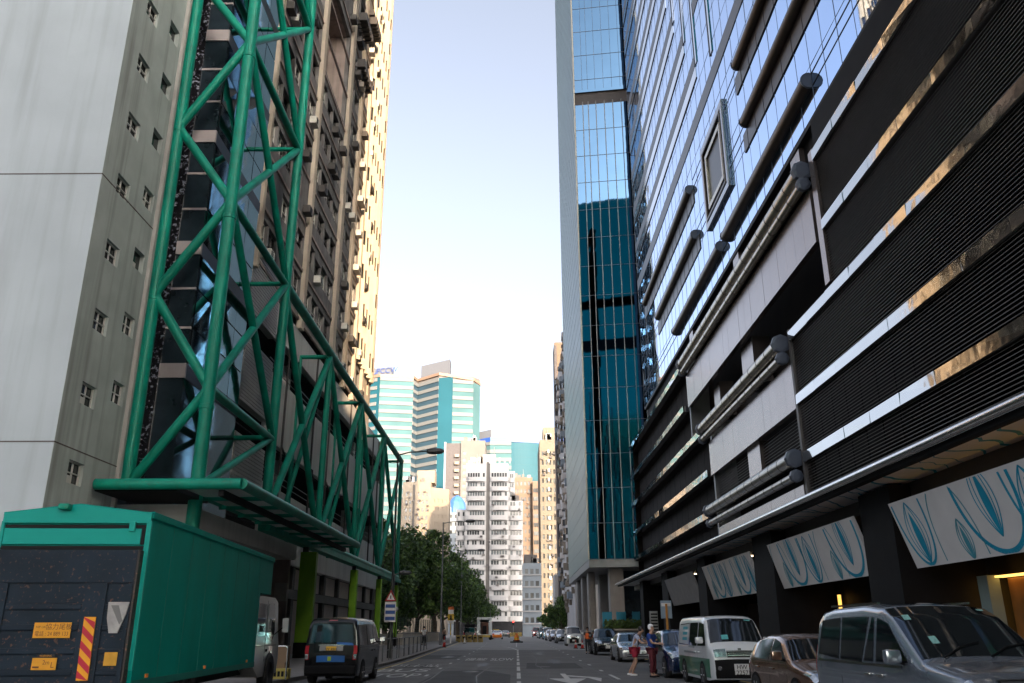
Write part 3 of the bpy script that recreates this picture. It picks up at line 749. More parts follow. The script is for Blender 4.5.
# ground storey
MB().box(14.2,14.4,YN,91,.1,5.95).build('shopfront_wall', M_black, t)
MB().box(12.3,14.3,YN,91,5.45,5.93).build('shopfront_beam', mat('brown_fascia',(.04,.033,.03),.4), t)
cols = [(9.3,12.0),(26.2,28.6),(39.0,42.2),(53.2,55.6),(66.8,69.5),(80,82)]
for a,b in cols: MB().box(11.6,14.2,a,b,.13,5.85).build('black_column', M_black, t)
M_mural = mat('printed_board_white', (.72,.70,.68), .5, var=.05)
M_teal = mat('teal_print_and_reflection', (.0,.30,.46), .5, var=.1); M_teal2 = mat('printed_teal_pale', (.07,.32,.40), .5, var=.1)
BX0, BX1, BZ0, BZ1 = 11.95, 11.35, 3.3, 5.2
def mural(ya, yb, seed):
    rr = random.Random(seed)
    P = lambda y, v: Vector((BX0+(BX1-BX0)*v, y, BZ0+(BZ1-BZ0)*v))
    nrm = Vector((-(BZ1-BZ0),0,(BX1-BX0))).normalized()
    b = MB(); q = [P(ya,0),P(ya,1),P(yb,1),P(yb,0)]; b.prism([p-nrm*.12 for p in q], nrm*.12)
    bo = b.build('mural_board', M_mural, t)
    def ribbon(pts, wd, m):
        g = MB()
        for i in range(len(pts)-1):
            (y0_,v0_),(y1_,v1_) = pts[i],pts[i+1]
            d = Vector((y1_-y0_, (v1_-v0_)*1.9)); 
            if d.length < 1e-6: continue
            nx = Vector((-d.y, d.x)).normalized()*wd/2
            w0 = wd
            cl_ = lambda y_,v_: P(min(max(y_,ya+.02),yb-.02), min(max(v_,.01),.99))+nrm*.006
            g.quad(cl_(y0_-nx.x,v0_-nx.y/1.9),cl_(y1_-nx.x,v1_-nx.y/1.9),cl_(y1_+nx.x,v1_+nx.y/1.9),cl_(y0_+nx.x,v0_+nx.y/1.9))
        return g.build('leaf_print', m, bo) and None
    def arc(yc, hw, up_, wd, m):
        pts = []
        for i in range(33):
            a = math.pi*i/32; yy = yc-hw*math.cos(a); vv = (.04 if up_ else .95)+(1.35 if up_ else -.92)*math.sin(a)**.8*(1 if not up_ else .8)
            if 0 <= vv <= 1: pts.append((yy,vv))
            else:
                if len(pts) > 1: ribbon(pts, wd, m)
                pts = []
        if len(pts) > 1: ribbon(pts, wd, m)
    def leaf(yc, hw, v0, v1, m, fill):
        for kk in (1,.62):
            L_ = [(yc-hw*kk*math.sin(math.pi*i/16)**.9, v0+(v1-v0)*i/16) for i in range(17)]
            Rr = [(yc+hw*kk*math.sin(math.pi*i/16)**.9, v0+(v1-v0)*i/16) for i in range(17)]
            ribbon(L_, .045, m); ribbon(Rr, .045, m)
        if fill:
            g = MB(); 
            pl_ = [P(min(max(yc-hw*.42*math.sin(math.pi*i/16),ya+.02),yb-.02), min(max(v0+(v1-v0)*i/16*.85,.01),.985))+nrm*.009 for i in range(17)]+[P(min(max(yc+hw*.3*math.sin(math.pi*i/16),ya+.02),yb-.02), min(max(v0+(v1-v0)*i/16*.85,.01),.985))+nrm*.009 for i in range(16,-1,-1)]
            g.poly(pl_); g.build('leaf_print', m, bo)
    y = yb-1.0; i = 0
    while y > ya+.5:
        kind = (seed+i) % 3
        if kind == 0: leaf(y, .5, .05, .95, M_teal, True); arc(y, .85, False, .09, M_teal)
        elif kind == 1: arc(y, 1.1, True, .05, M_teal2); leaf(y-.3, .3, .0, .55, M_teal2, True)
        else: arc(y, 1.35, False, .13, M_teal); leaf(y, .45, .22, 1.25, M_teal, True)
        y -= rr.uniform(1.7,2.1); i += 1
mural(12.2,25.8,0); mural(28.8,38.9,1); mural(42.3,53.0,4)
MB().prism([(11.9,56,3.3),(11.3,56,5.15),(11.3,66.4,5.15),(11.9,66.4,3.3)],(.1,0,0)).build('dark_board', mat('grey_board_frame',(.30,.30,.30),.5), t)
MB().prism([(11.84,56.6,3.62),(11.36,56.6,5.0),(11.36,65.9,5.0),(11.84,65.9,3.62)],(.04,0,0)).build('dark_board_panel', mat('dark_board_panel',(.05,.055,.05),.4), t)
# lit doorway and shop lights
M_gold = mat('warm_lamp', (1.0,.52,.12), .5, emit=.5, var=.0); M_goldw = mat('gold_wall',(.34,.15,.04),.35,metal=.5,var=.3)
MB().box(14.0,14.15,15.5,24.8,.13,2.96).build('lit_wall', M_goldw, t)
for a,b in ((25.75,26.0),(37.75,37.9)): MB().box(13.9,14.0,a,b,.6,3.0).build('lamp_strip', mat('dim_gold_lamp',(1.0,.5,.1),.5,emit=.35,var=.3,scale=6), t)
MB().box(13.7,13.95,15.6,24.9,2.98,3.03).build('ceiling_lamp', M_gold, t)
MB().box(13.9,14.05,29.6,36.5,.13,2.6).build('shop_window', M_bwin, t)
dl = MB()
for y in (44,47.5,51,60,63): dl.lathe([(.09,0),(.09,.03)],10,(13,y,5.40))
dl.build('downlight', mat('downlight',(1,.75,.45),.5,emit=2.5,var=0), t)
for y in (22.6,): MB().box(13.5,13.85,24.95,25.5,.13,3.05).build('entrance_pillar', mat('pale_green_pillar',(.28,.36,.34),.3,var=.1), t)
MB().box(13.85,14.1,43,52.5,.13,3.0).build('shop_window', M_bwin, t); MB().box(13.6,13.84,44.8,45.6,.13,3.0).build('timber_post', mat('timber_post',(.16,.075,.04),.5), t)

# ------------------------------------------------------------------ right: slim glass tower down the street
M_tg = glass('teal_mirror_glass', (.075,.145,.24), .02, .0); M_tside = mat('grey_green_cladding', (.12,.225,.225), .34, var=.1, scale=.15, spec=.4, streak=.15, dirt=(.12,.15,.14))
t = thing('glass_tower', 'slim teal glass tower raised on concrete columns, beyond the hotel block', 'building', (8.35,99.5,0))
SK = math.tan(R(8))
def sk(mb):
    mb.v = [(p[0], p[1]-p[0]*SK*max(0,1-p[1]/39), p[2]) for p in mb.v]; return mb
GX0, GX1, GY0, GY1, GZ0, GZ1 = 0, 15.4, 0, 39, 9.3, 128
g = MB(); g2 = MB()
XS = [0,1.15,1.9,2.95,4.1,5.25,6.4,7.55,8.7,9.85,11,12.2,13.4,15.4]
for x0,x1 in zip(XS,XS[1:]):
    z = GZ0
    while z < GZ1-.2:
        z2 = min(GZ1,z+2.05); j=[rnd.gauss(0,.0006) for _ in range(4)]
        if not (71.5 < z+1 < 73.4): (g if z < 72 else g2).quad((x0,j[0]-x0*SK,z),(x1,j[1]-x1*SK,z),(x1,j[2]-x1*SK,z2),(x0,j[3]-x0*SK,z2))
        z = z2
g.build('front_glass', M_tg, t); g2.build('upper_front_glass', M_tg, t)
sk(MB().box(.4,15,.5,38.6,9.4,GZ1)).build('core', M_dark, t)
sk(MB().box(.1,15.3,.25,.5,71,74)).build('refuge_floor', mat('refuge_louvre',(.10,.085,.08),.6), t)
g = MB()
z = GZ0
while z < GZ1: g.box(0,15.4,-.03,.02,z-.03,z+.03); z += 4.1
sk(g).build('transom', M_mull, t)
for x in XS[1:-1]: sk(MB().box(x-.05,x+.05,-.12,.02,GZ0,71.2)).build('steel_fin', M_grey, t)
g = MB()
for x in XS[1:-1]: g.box(x-.02,x+.02,-.03,.02,73.3,GZ1)
sk(g).build('upper_mullion', M_mull, t)
MB().quad((0,0,GZ0),(0,0,GZ1),(0,39,GZ1),(0,39,GZ0)).build('side_glass', M_tside, t)
g = MB(); z = GZ0
while z < GZ1: g.box(-.02,.02,.3,39,z-.025,z+.025); z += 2.05
for k in range(1,20): g.box(-.018,.02,k*2-.02,k*2+.02,GZ0,GZ1)
g.build('side_joint', mat('side_joint',(.20,.25,.24),.5), t)
MB().box(-.08,.10,-.14,.1,GZ0,GZ1).build('corner_trim', mat('corner_trim',(.42,.40,.33),.4,metal=.3), t)
MB().quad((15.4,0,GZ0),(15.4,39,GZ0),(15.4,39,GZ1),(15.4,0,GZ1)).build('side_glass', M_tside, t)
MB().quad((0,39,GZ0),(0,39,GZ1),(15.4,39,GZ1),(15.4,39,GZ0)).build('rear_glass', M_tside, t)
sk(MB().box(.02,15.38,.02,38.98,GZ0-.9,GZ0+.1)).build('soffit', M_grey, t)
sk(MB().box(0,15.4,0,39,GZ1,GZ1+.5)).build('roof', M_grey, t)
M_colc = mat('pale_column', (.34,.315,.29), .7, var=.08, streak=.25, dirt=(.2,.18,.17))
for x0,x1,y0 in ((2.4,4.1,1.2),(.55,1.5,9),(.5,1.5,18.5),(.5,1.5,28),(8,9.6,1.2),(2.4,4,14),(5.2,6.4,9)):
    MB().rbox(x0,x1,y0,y0+1.9,.13,GZ0-.88,.25).build('column', M_colc, t, autos=40)
MB().box(4.5,15,6,38,.13,GZ0-.9).build('lobby', M_dglass, t)
dn = MB()
for x,z in ((.12,70),): pass
# ------------------------------------------------------------------ distant buildings
def block(name, label, cat, x0,x1,y0,y1,z1, mw, wins, mg, sides=True, group=None, mframe=None, depth=.25, side_m=None):
    """simple tower: front wall (towards the camera) with real windows, left+right walls, roof. wins: list of holes on the front"""
    t = thing(name, label, cat, ((x0+x1)/2,y0,0), absolute=True, group=group)
    wl = MB(); wins = sorted(wins, key=lambda h:-h[2])
    windows(t, wl, (x0,y0,0),(1,0,0),(0,0,1),(0,-1,0), x1-x0, z1, wins, depth, mg, mframe, budget=100)
    wl.build('front_wall', mw, t)
    sm = side_m or mw
    MB().quad((x0,y0,0),(x0,y0,z1),(x0,y1,z1),(x0,y1,0)).build('side_wall', sm, t)
    MB().quad((x1,y0,0),(x1,y1,0),(x1,y1,z1),(x1,y0,z1)).build('side_wall', sm, t)
    MB().quad((x0,y1,0),(x0,y1,z1),(x1,y1,z1),(x1,y1,0)).build('rear_wall', sm, t)
    MB().quad((x0,y0,z1),(x1,y0,z1),(x1,y1,z1),(x0,y1,z1)).build('roof', mw, t)
    return t
def grid(w, z0, z1, nx, fl, fx=.5, fz=.45, mx=.6, off=.9):
    H = []; p = (w-2*mx)/nx; z = z0
    while z+off+fl*fz < z1:
        for i in range(nx):
            a = mx+i*p+p*(1-fx)/2; H.append((a,a+p*fx,z+off,z+off+fl*fz))
        z += fl
    return H
M_fw  = [mat('far_window',(.045,.05,.055),.1,var=.2,spec=.8), mat('far_window_grey',(.10,.115,.125),.15,var=.2)]
M_palet= mat('cream_render', (.25,.21,.165), .8, var=.07, scale=.2, streak=.15, dirt=(.35,.29,.24))
M_whit = mat('white_tile_wall', (.43,.425,.43), .7, var=.06, scale=.3, streak=.15, dirt=(.3,.28,.28))
M_fgrey= mat('warm_grey_wall', (.13,.122,.117), .8, var=.08, scale=.2); M_fdark = mat('dark_grey_wall',(.075,.07,.075),.8)
M_fbrn = mat('brown_tile_wall', (.14,.10,.072), .8, var=.15, scale=.3, streak=.4, dirt=(.14,.10,.08))
M_fyel = mat('beige_block_wall', (.15,.132,.104), .8, var=.12, scale=.3, streak=.35, dirt=(.18,.16,.14))
M_fblu = mat('pale_blue_wall', (.24,.28,.32), .8, var=.08, scale=.3, streak=.2, dirt=(.3,.32,.34))
M_tealg= mat('aqua_glass', (.014,.075,.105), .5, var=.1, scale=.05, spec=.12); M_tealp = mat('pale_aqua_glass', (.06,.125,.14), .7, var=.15, scale=.06, spec=.05)
M_spand= mat('white_spandrel', (.155,.165,.17), .7, var=.05, spec=.1); M_crown = mat('white_roof_screen',(.135,.147,.172),.7,var=.04,spec=.1); M_rim2 = mat('brown_roof_rim',(.22,.15,.11),.6); M_blueb = mat('blue_roof_band',(.02,.07,.32),.5)

# twin-winged teal office tower
def banded(t, pts, z0, z1, fl, mg, name='glass_band', sp=.42):
    """facade strip along plan points: alternating glass and white spandrel bands"""
    z = z1
    while z-fl > z0:
        g = MB(); s = MB()
        for (xa,ya),(xb,yb) in zip(pts,pts[1:]):
            g.quad((xa,ya,z-fl),(xb,yb,z-fl),(xb,yb,z-fl*sp),(xa,ya,z-fl*sp))
            d = Vector((yb-ya,-(xb-xa),0)).normalized()*.35
            A = [(xa,ya),(xb,yb)]
            s.add([(xa+d.x,ya+d.y,z-fl*sp),(xb+d.x,yb+d.y,z-fl*sp),(xb+d.x,yb+d.y,z),(xa+d.x,ya+d.y,z),(xa,ya,z-fl*sp),(xb,yb,z-fl*sp),(xb,yb,z),(xa,ya,z)],[(0,1,2,3),(0,4,5,1),(3,2,6,7),(0,3,7,4),(1,5,6,2)])
        g.build(name, mg, t); s.build('spandrel', M_spand, t); z -= fl
t = thing('office_tower', 'tall twin winged aqua glass office tower with white bands and a rooftop sign, far left', 'tower', (-52,450,0), absolute=True)
FL_=4.6
def wing(pts, zt, solid=False):
    pass
banded(t, [(-81,448),(-77,446)], 40, 134.5, FL_, M_tealg)
g = MB(); g.quad((-82,449,0),(-75.5,445.5,0),(-75.5,445.5,135),(-82,449,135)); g.build('corner_glass', M_tealg, t)
banded(t, [(-75.4,445.5),(-57.2,449)], 30, 135, FL_, M_tealp)
banded(t, [(-57.2,449),(-55.5,455),(-42.5,443)], 30, 133.5, FL_, mat('dark_blue_glass',(.035,.07,.10),.4,var=.15,scale=.05,spec=.2))  # darker blue-grey glass on the recessed face
g = MB(); g.quad((-42.5,443,0),(-34.6,441.5,0),(-34.6,441.5,133.5),(-42.5,443,133.5)); g.build('corner_glass', M_tealg, t)
banded(t, [(-34.6,441.5),(-23.5,444)], 30, 132, FL_, M_tealp); 
g = MB(); g.quad((-23.5,444,0),(-20,450,0),(-20,450,131),(-23.5,444,131)); g.build('corner_glass', M_tealp, t)
MB().prism([(-82,449,0),(-75.5,445.9,0),(-57.3,449.4,0),(-55.6,455.4,0),(-42.4,443.4,0),(-23.6,444.4,0),(-20.1,450.2,0),(-24,480,0),(-80,480,0)],(0,0,134.6)).build('core', M_fgrey, t)
MB().prism([(-82.3,448.7,135),(-75.5,445,135),(-57,448.6,135),(-55.4,454.6,135),(-42.4,442.6,135),(-23.2,443.4,132),(-19.6,450,131),(-24,480,131),(-80,480,135)],(0,0,1.6)).build('roof_rim', M_rim2, t)
MB().prism([(-81,450,136.6),(-69,446.4,136.6),(-69,452,136.6),(-81,455,136.6)],(0,0,4.6)).build('roof_screen', M_crown, t)
MB().prism([(-54,456,135),(-36.5,443.4,135),(-36.5,452,135),(-50,460,135)],(0,0,9.5)).build('roof_screen', M_crown, t)
sg = place_text('PCCW', 4.4, (-72.0,446.8,139), Vector((12,-3.6,0)).normalized(), (0,0,1)); sg.v = [(p[0],p[1]-.25,p[2]) for p in sg.v]
sg.build('sign_letters', mat('navy_letters',(.03,.06,.22),.5), t)
lg = MB().poly([(-79.8,449.2,137.6),(-77.2,448.4,139.6),(-78.4,448.8,137.6)]); lg.add(*(lambda q:(q.v,q.f))(MB().poly([(-79.2,449.0,139.2),(-77.0,448.3,140.8),(-77.9,448.6,139.6)]))); lg.build('sign_emblem', MATS['navy_letters'], t)
# second teal tower with a curved glass wall
t = thing('office_tower', 'aqua glass tower with a curved wall, blue roof band and white roof screen', 'tower', (2,450,0), absolute=True)
banded(t, [(-21,452),(-14,446),(-2.6,446.5)], 30, 98.2, 4.4, M_tealp)
for k,z in enumerate(range(22,102,4)):
    pass
g = MB(); n=14; P2=[(-2.6+24.6*i/n, 446.5+6.5*(i/n)**1.6) for i in range(n+1)]
for (xa,ya),(xb,yb) in zip(P2,P2[1:]):
    z = 30
    while z < 97:
        j=rnd.gauss(0,.01); g.quad((xa,ya+j,z),(xb,yb+j,z),(xb,yb-j,z+3.96),(xa,ya-j,z+3.96)); z += 4
g.build('curved_glass', M_tealg, t)
MB().prism([(-21,452.4,0),(-14,446.4,0),(-2.6,446.9,0),(22,453.5,0),(22,475,0),(-20,475,0)],(0,0,97.6)).build('core', M_fdark, t)
MB().prism([(-21.2,451.8,98.2),(-14,445.6,98.2),(-2.6,446.1,98.2),(22.1,452.6,98.2),(22,475,98.2),(-20,475,98.2)],(0,0,2.4)).build('roof_band', M_blueb, t)
MB().prism([(-20.4,453,100.6),(-13.6,447,100.6),(-2.6,447.4,100.6),(21.6,454,100.6),(21,470,100.6),(-20,470,100.6)],(0,0,4.6)).build('roof_screen', M_crown, t)
# grey tower in front of the teal one
t = block('grey_tower', 'grey tower with a dark window slot, rising between the teal office towers', 'tower', -25.4,-14.2,380,398,84.5, M_fgrey, [(.9+0*i,2.4,3*i+20.8,3*i+22.3) for i in range(20)], M_fw)
MB().box(-32.4,-25.4,381,397,0,83.5).build('dark_wing', M_fdark, t)
MB().box(-33.2,-32.4,380.6,397,0,84).build('pale_fin', M_fblu, t)
for i in range(18): MB().box(-28.2,-26.2,379.6,381.2,19+3.4*i,20.3+3.4*i).build('balcony', M_palet, t)
# blue-roofed building
t = block('blue_roof_building', 'small white apartment building with a bright blue domed roof', 'building', -27,-20,330,342,45, M_fblu, grid(7,12,44.5,3,3,.45,.45), M_fw)
MB().lathe([(4.2,45),(4.0,47.2),(3.2,49.6),(1.8,51.6),(.0,52.6)],10,(-23.6,335,0)).build('dome', M_blueb if 0 else mat('blue_dome_roof',(.05,.15,.42),.5), t)
MB().box(-27.4,-26.2,329.6,331,44.6,49).build('roof_turret', M_fblu, t)
# pale cream tower
t = block('cream_tower', 'sunlit cream apartment tower standing above the trees', 'tower', -40.6,-30.6,300,312,52, M_palet, [h for h in grid(10,24,50.5,6,2.75,.48,.48) if not (4.0 < (h[0]+h[1])/2 < 5.0)], M_fw)
MB().box(-36.9,-36.2,299.75,300,0,51).build('service_slot', M_brown, t)
w2 = MB(); windows(t, w2, (-30.6,300,0),(.82,.57,0),(0,0,1),(.57,-.82,0), 7.6, 50, grid(7.6,22,48,4,2.75,.5,.45), .25, M_fw, budget=60)
w2.build('angled_wall', M_palet, t)
MB().prism([(-30.6,300.2,0),(-24.4,304.5,0),(-24.4,312,0),(-30.6,312,0)],(0,0,50)).build('angled_wing', M_palet, t)
MB().box(-36,-29.5,302,309,52,56.5).build('roof_house', M_palet, t)
MB().box(-41.6,-40.6,300.4,312,0,46).build('side_wing', M_palet, t)
# stepped white residential tower
t = thing('white_residential_tower', 'stepped white apartment tower with rounded balconies at the end of the street', 'tower', (-8,260,0), absolute=True)
def bal_tower(x0,x1,y0,z0,z1,fl=2.95,bulge=.8,nwin=6):
    MB().box(x0,x1,y0,y0+14,0,z1).build('wing', M_whit, t)
    z = z0
    while z+fl <= z1+.01:
        n = 8; g = MB(); pts = [(x0+.15+(x1-x0-.3)*i/n, y0-.15-bulge*math.sin(math.pi*i/n)**.5) for i in range(n+1)]
        for (xa,ya),(xb,yb) in zip(pts,pts[1:]):
            g.add([(xa,ya,z),(xb,yb,z),(xb,yb,z+1.35),(xa,ya,z+1.35),(xa,y0,z),(xb,y0,z),(xb,y0,z+1.35),(xa,y0,z+1.35)],[(0,1,2,3),(3,2,6,7),(0,4,5,1)])
        g.build('balcony', M_whit, t)
        wv = MB(); p = (x1-x0-.8)/nwin
        for i in range(nwin):
            if rnd.random() < .9: wv.box(x0+.4+i*p+.1,x0+.4+(i+1)*p-.1,y0-.06,y0-.01,z+1.5,z+fl-.25)
        wv.build('window', M_fw[rnd.randrange(2)], t)
        z += fl
bal_tower(-15.6,-9.3,260,4,51,nwin=7); bal_tower(-8.2,-2.4,260,4,51,nwin=6); bal_tower(-2.4,2.0,261,4,39.5,bulge=.6,nwin=4); bal_tower(-18.6,-15.6,262,4,37,bulge=.5,nwin=3)
bal_tower(-2.4,-.4,262.5,39.5,49,bulge=.3,nwin=2)
MB().box(-9.3,-8.2,260.5,270,0,51.6).build('stair_slot', M_fgrey, t)
MB().box(-10.5,-6.5,262,270,51,54.2).build('roof_house', M_whit, t)
pk = MB()
for i in range(9): pk.box(-15+i*1.6,-14.6+i*1.6,260.2,260.5,51,51.9+rnd.random())
pk.build('roof_parapet', M_whit, t)
MB().tube((-7,264,54),(-7,264,57),.1,6).build('aerial', M_grey, t)
MB().box(-18.6,2.0,259.4,262,0,4).build('shop_front', M_dark, t)
# brown, beige, low blue blocks
t = block('brown_block', 'brown tiled apartment block squeezed behind the white stepped tower', 'building', -.8,6.2,320,340,57, M_fbrn, grid(7,8,56,4,3,.5,.5), M_fw)
MB().box(6.2,9.8,317,340,0,55).build('front_wing', M_fbrn, t)
for i in range(15): MB().box(6.5,9.4,316.7,317,6+3.2*i,7.4+3.2*i).build('window', M_fw[i%2], t)
t = block('beige_slab', 'narrow beige apartment slab between the brown block and the right hand terrace', 'building', 7.4,12.8,260,285,58.5, M_fyel, grid(5.4,4,57.5,4,2.85,.5,.5,.35), M_fw)
MB().box(8.6,12.6,262,270,58.5,63).build('roof_house', M_fyel, t)
for i in range(18): MB().box(9.9,10.4,259.5,260,4+2.95*i,5.0+2.95*i).build('air_conditioner', M_ac, t)
t = block('low_blue_building', 'low pale blue walk up building closing the view at the street end', 'building', 1.6,6.6,232,244,18.6, M_fblu, grid(5,2.5,18,3,3.1,.62,.42,.35), M_fw)
for i in range(5): MB().box(1.5,6.7,231.7,232,3.0+3.1*i,3.3+3.1*i).build('floor_band', M_whit, t)
MB().box(2.0,5.6,234,240,18.6,21).build('roof_hut', M_fgrey, t)
t = block('corner_shop_house', 'small white shop house with roof plants behind the right hand tree', 'building', 8.6,14,196,206,13.5, M_whit, grid(5.4,3,12.5,3,3.2,.6,.45), M_fw)
# right-hand residential terrace, long street wall full of balconies
t = thing('residential_slab', 'long residential slab packed with balconies and hanging laundry, beyond the glass tower', 'building', (9.6,170,0), absolute=True)
M_resi = mat('terrace_white', (.62,.58,.56), .8, var=.12, scale=.3, streak=.3, dirt=(.35,.31,.29))
MB().box(9.8,30,146,190,0,58).build('wall', M_resi, t)
MB().box(9.3,30,190,198,0,67).build('end_block', M_fbrn, t)
MB().box(9.2,9.8,189.4,190.2,0,66).build('corner_pier', M_fdark, t)
for k in range(19):
    z = 4+2.85*k
    for q,y in enumerate((147.5,153,158.5,164,169.5,175,180.5,186)):
        if rnd.random() < .62:
            MB().box(8.95,9.8,y,y+2.6,z,z+1.1).build('balcony', (M_resi,M_palet,M_resi,M_fblu)[rnd.randrange(4)], t) if (k*8+q) % 2 else MB().box(9.2,9.8,y+.4,y+1.5,z+.2,z+1.4).build('window_bay', M_fw[0], t)
cb = MB()
for k in range(160):
    y = 146.5+rnd.random()*42; z = 4+rnd.random()*52; s_2 = .5+rnd.random()*.6
    cb.box(9.45-rnd.random()*.3,9.8,y,y+s_2,z,z+s_2)
tag(cb.build('window_clutter', M_palet, t), kind='stuff')
# rooftop plant and wall clutter on the far blocks
def clutter(t, x0, x1, y, z, n, seed):
    q = random.Random(seed)
    for k in range(n):
        a = q.uniform(x0, x1-1.4); h = q.uniform(.9,2.4); MB().box(a, a+q.uniform(.7,1.6), y+.6, y+2.2, z, z+h).build(q.choice(('water_tank','roof_plant','stair_hut')), M_fgrey if q.random() < .5 else M_whit, t)
    MB().tube(((x0+x1)/2,y+1.5,z),((x0+x1)/2,y+1.5,z+3.4),.06,5).build('aerial', M_grey, t)
def by(name, n=0): return [o for o in bpy.data.objects if o.parent is None and o.name.split('.')[0] == name][n]
clutter(by('cream_tower'),-40,-31,300,52,5,1); clutter(by('white_residential_tower'),-15,-9.6,260,51,4,2); clutter(by('white_residential_tower'),-2,1.8,261,39.5,3,3); clutter(by('brown_block'),-.5,6,320,57,4,4)
clutter(by('beige_slab'),7.6,12.5,260,58.5,3,5); clutter(by('low_blue_building'),1.8,6.4,232,18.6,3,6); clutter(by('grey_tower'),-25,-14.6,380,84.5,5,7); clutter(by('blue_roof_building'),-26.8,-25,330,45,2,8)
for nm,x0,x1,y,za,zb,n in (('cream_tower',-40.4,-31,299.7,25,49,26),('brown_block',-.6,6,319.7,10,54,24),('white_residential_tower',-15.4,1.5,258.9,6,38,30),('beige_slab',7.6,12.4,259.7,5,56,22)):
    q = random.Random(n)
    for k in range(n):
        a = q.uniform(x0,x1); z = q.uniform(za,zb); MB().box(a,a+.75,y-.35,y+.2,z,z+.5).build('air_conditioner', M_fgrey if q.random() < .6 else M_fdark, by(nm))
# behind the camera: tower mirrored in the glass, plus unseen blocks added for shade
M_backg = glass('teal_office_glass', (.012,.27,.235), .12, .03)
M_back = mat('dark_office_wall', (.06,.12,.075), .5, var=.2, scale=.1)
def backtower(label, x0,x1,y0,y1,z1, group=None):
    t = thing('unseen_office_block', label, 'building', ((x0+x1)/2,(y0+y1)/2,0), absolute=True, group=group)
    MB().box(x0,x1,y0,y1,0,z1).build('wall', M_backg if 'tallest' in label else M_back, t)
    z = 6
    while z < z1-3 and 'tallest' not in label:
        MB().box(x0-.05,x1+.05,y1,y1+.12,z,z+1.7).build('window_band', M_dglass, t); z += 3.6
    if 'tallest' in label:
        MB().box(-20.5,-18.0,y1-.5,y1+.05,10,134).build('dark_slot', M_black, t); MB().box(x0,-10,y1-.4,y1+.05,89,93).build('plant_floor', M_black, t); MB().box(-28,x1,y1-8,y1,z1,z1+3.5).build('roof_step', M_backg, t)
        for k in range(14): MB().box(-33+k*1.8+.2*rnd.random(),-32.5+k*1.8,y1-.2,y1+.06,12+rnd.random()*60,30+rnd.random()*50).build('tinted_strip', M_dglass, t)
    MB().box(x0+3,x1-3,y0+3,y1-3,z1,z1+4).build('roof_house', M_back, t)
backtower('tallest dark office tower behind the camera, mirrored in the slim glass tower', -34,-2.5,-150,-63,141)
backtower('lower dark block, unseen and added to shade the street, beside the tallest dark tower behind the camera', 7,33.2,-150,-63,104)  # added for its shade on the street and left facades
t = thing('shade_block', 'unseen lower block added behind the camera to shade the street', 'building', (25,-2,0), absolute=True)  # added to keep the low sun off the street
MB().box(13.05,32,-18,4.3,0,38).build('wall', M_back, t)
for z in range(5,36,4): MB().box(13.0,13.06,-17,4.0,z,z+1.8).build('window_band', M_dglass, t)
# ------------------------------------------------------------------ trees
M_bark = mat('bark', (.075,.06,.045), .9, var=.25, scale=4, bump=.6, bscale=10)
M_leaf = [mat('leaf_dark',(.035,.075,.018),.6,var=.35,scale=.9), mat('leaf_mid',(.055,.115,.022),.6,var=.35,scale=.9), mat('leaf_bright',(.095,.165,.03),.6,var=.3,scale=.9)]
def make_tree(label, x, y, h, cr, seed, nleaf=5200, cat='tree', group=None, leaf=.30, low=.28):
    rr = random.Random(seed)
    t = thing('street_tree', label, cat, (x,y,.1), rr.random()*6, group)
    tr = MB(); tips = []
    top = h*.5
    pts = [(0,0,-.1)]; px=py=0
    for i in range(1,6): px += rr.uniform(-.2,.2); py += rr.uniform(-.2,.2); pts.append((px,py,top*i/5))
    r0 = h*.028
    for i in range(5): tr.tube(pts[i],pts[i+1],r0*(1-.13*i),10,r0*(1-.13*(i+1)),caps=False)
    for k in range(11):
        a = rr.random()*6.28; b = pts[rr.randrange(2,6)]; L_ = cr*rr.uniform(.55,.95)
        m = (b[0]+math.cos(a)*L_*.5, b[1]+math.sin(a)*L_*.5, b[2]+h*rr.uniform(.06,.2)); e = (b[0]+math.cos(a)*L_, b[1]+math.sin(a)*L_, m[2]+h*rr.uniform(.02,.2))
        tr.tube(b,m,r0*.4,7,r0*.25,caps=False); tr.tube(m,e,r0*.25,6,r0*.08,caps=False); tips += [m,e]
    tr.build('trunk', M_bark, t, smooth=True)
    # clumps: irregular centres, leaves scattered in shells round each
    cl = [(Vector(e), rr.uniform(.22,.42)*cr) for e in tips]
    for k in range(16):
        a = rr.random()*6.28; q = math.sqrt(rr.random())*cr*.85; zz = h*rr.uniform(low+.05,.97)
        f = 1-max(0,(zz/h-.6)/.4)**1.6*.75
        cl.append((Vector((math.cos(a)*q*f, math.sin(a)*q*f, zz)), rr.uniform(.2,.4)*cr*(.6+.4*f)))
    mbs = [MB(),MB(),MB()]
    for i in range(nleaf):
        c, r = cl[rr.randrange(len(cl))]
        d = Vector((rr.gauss(0,1),rr.gauss(0,1),rr.gauss(0,.8))).normalized()*r*(rr.random()**.4)
        p = c+d
        if p.z < h*low: p.z = h*low+rr.random()*h*.1
        s = leaf*rr.uniform(.6,1.35)
        n = (Vector((rr.gauss(0,1),rr.gauss(0,1),rr.gauss(.4,1)))).normalized(); a_ = n.orthogonal().normalized(); a_ = (Matrix.Rotation(rr.random()*6.28,3,n)@a_); b_ = n.cross(a_)*.6
        mbs[min(2,int(rr.random()*3))].add([p-a_*s, p+b_*s*.8, p+a_*s, p-b_*s*.8],[(0,1,2,3)])
    cr0 = MB()
    crown = mbs[0].build('crown', M_leaf[0], t)
    for mb,m in ((mbs[1],M_leaf[1]),(mbs[2],M_leaf[2])):
        o = mb.build('crown_leaves', m, t); o.parent = crown
    return t
TG = 'trees behind the low wall on the left'
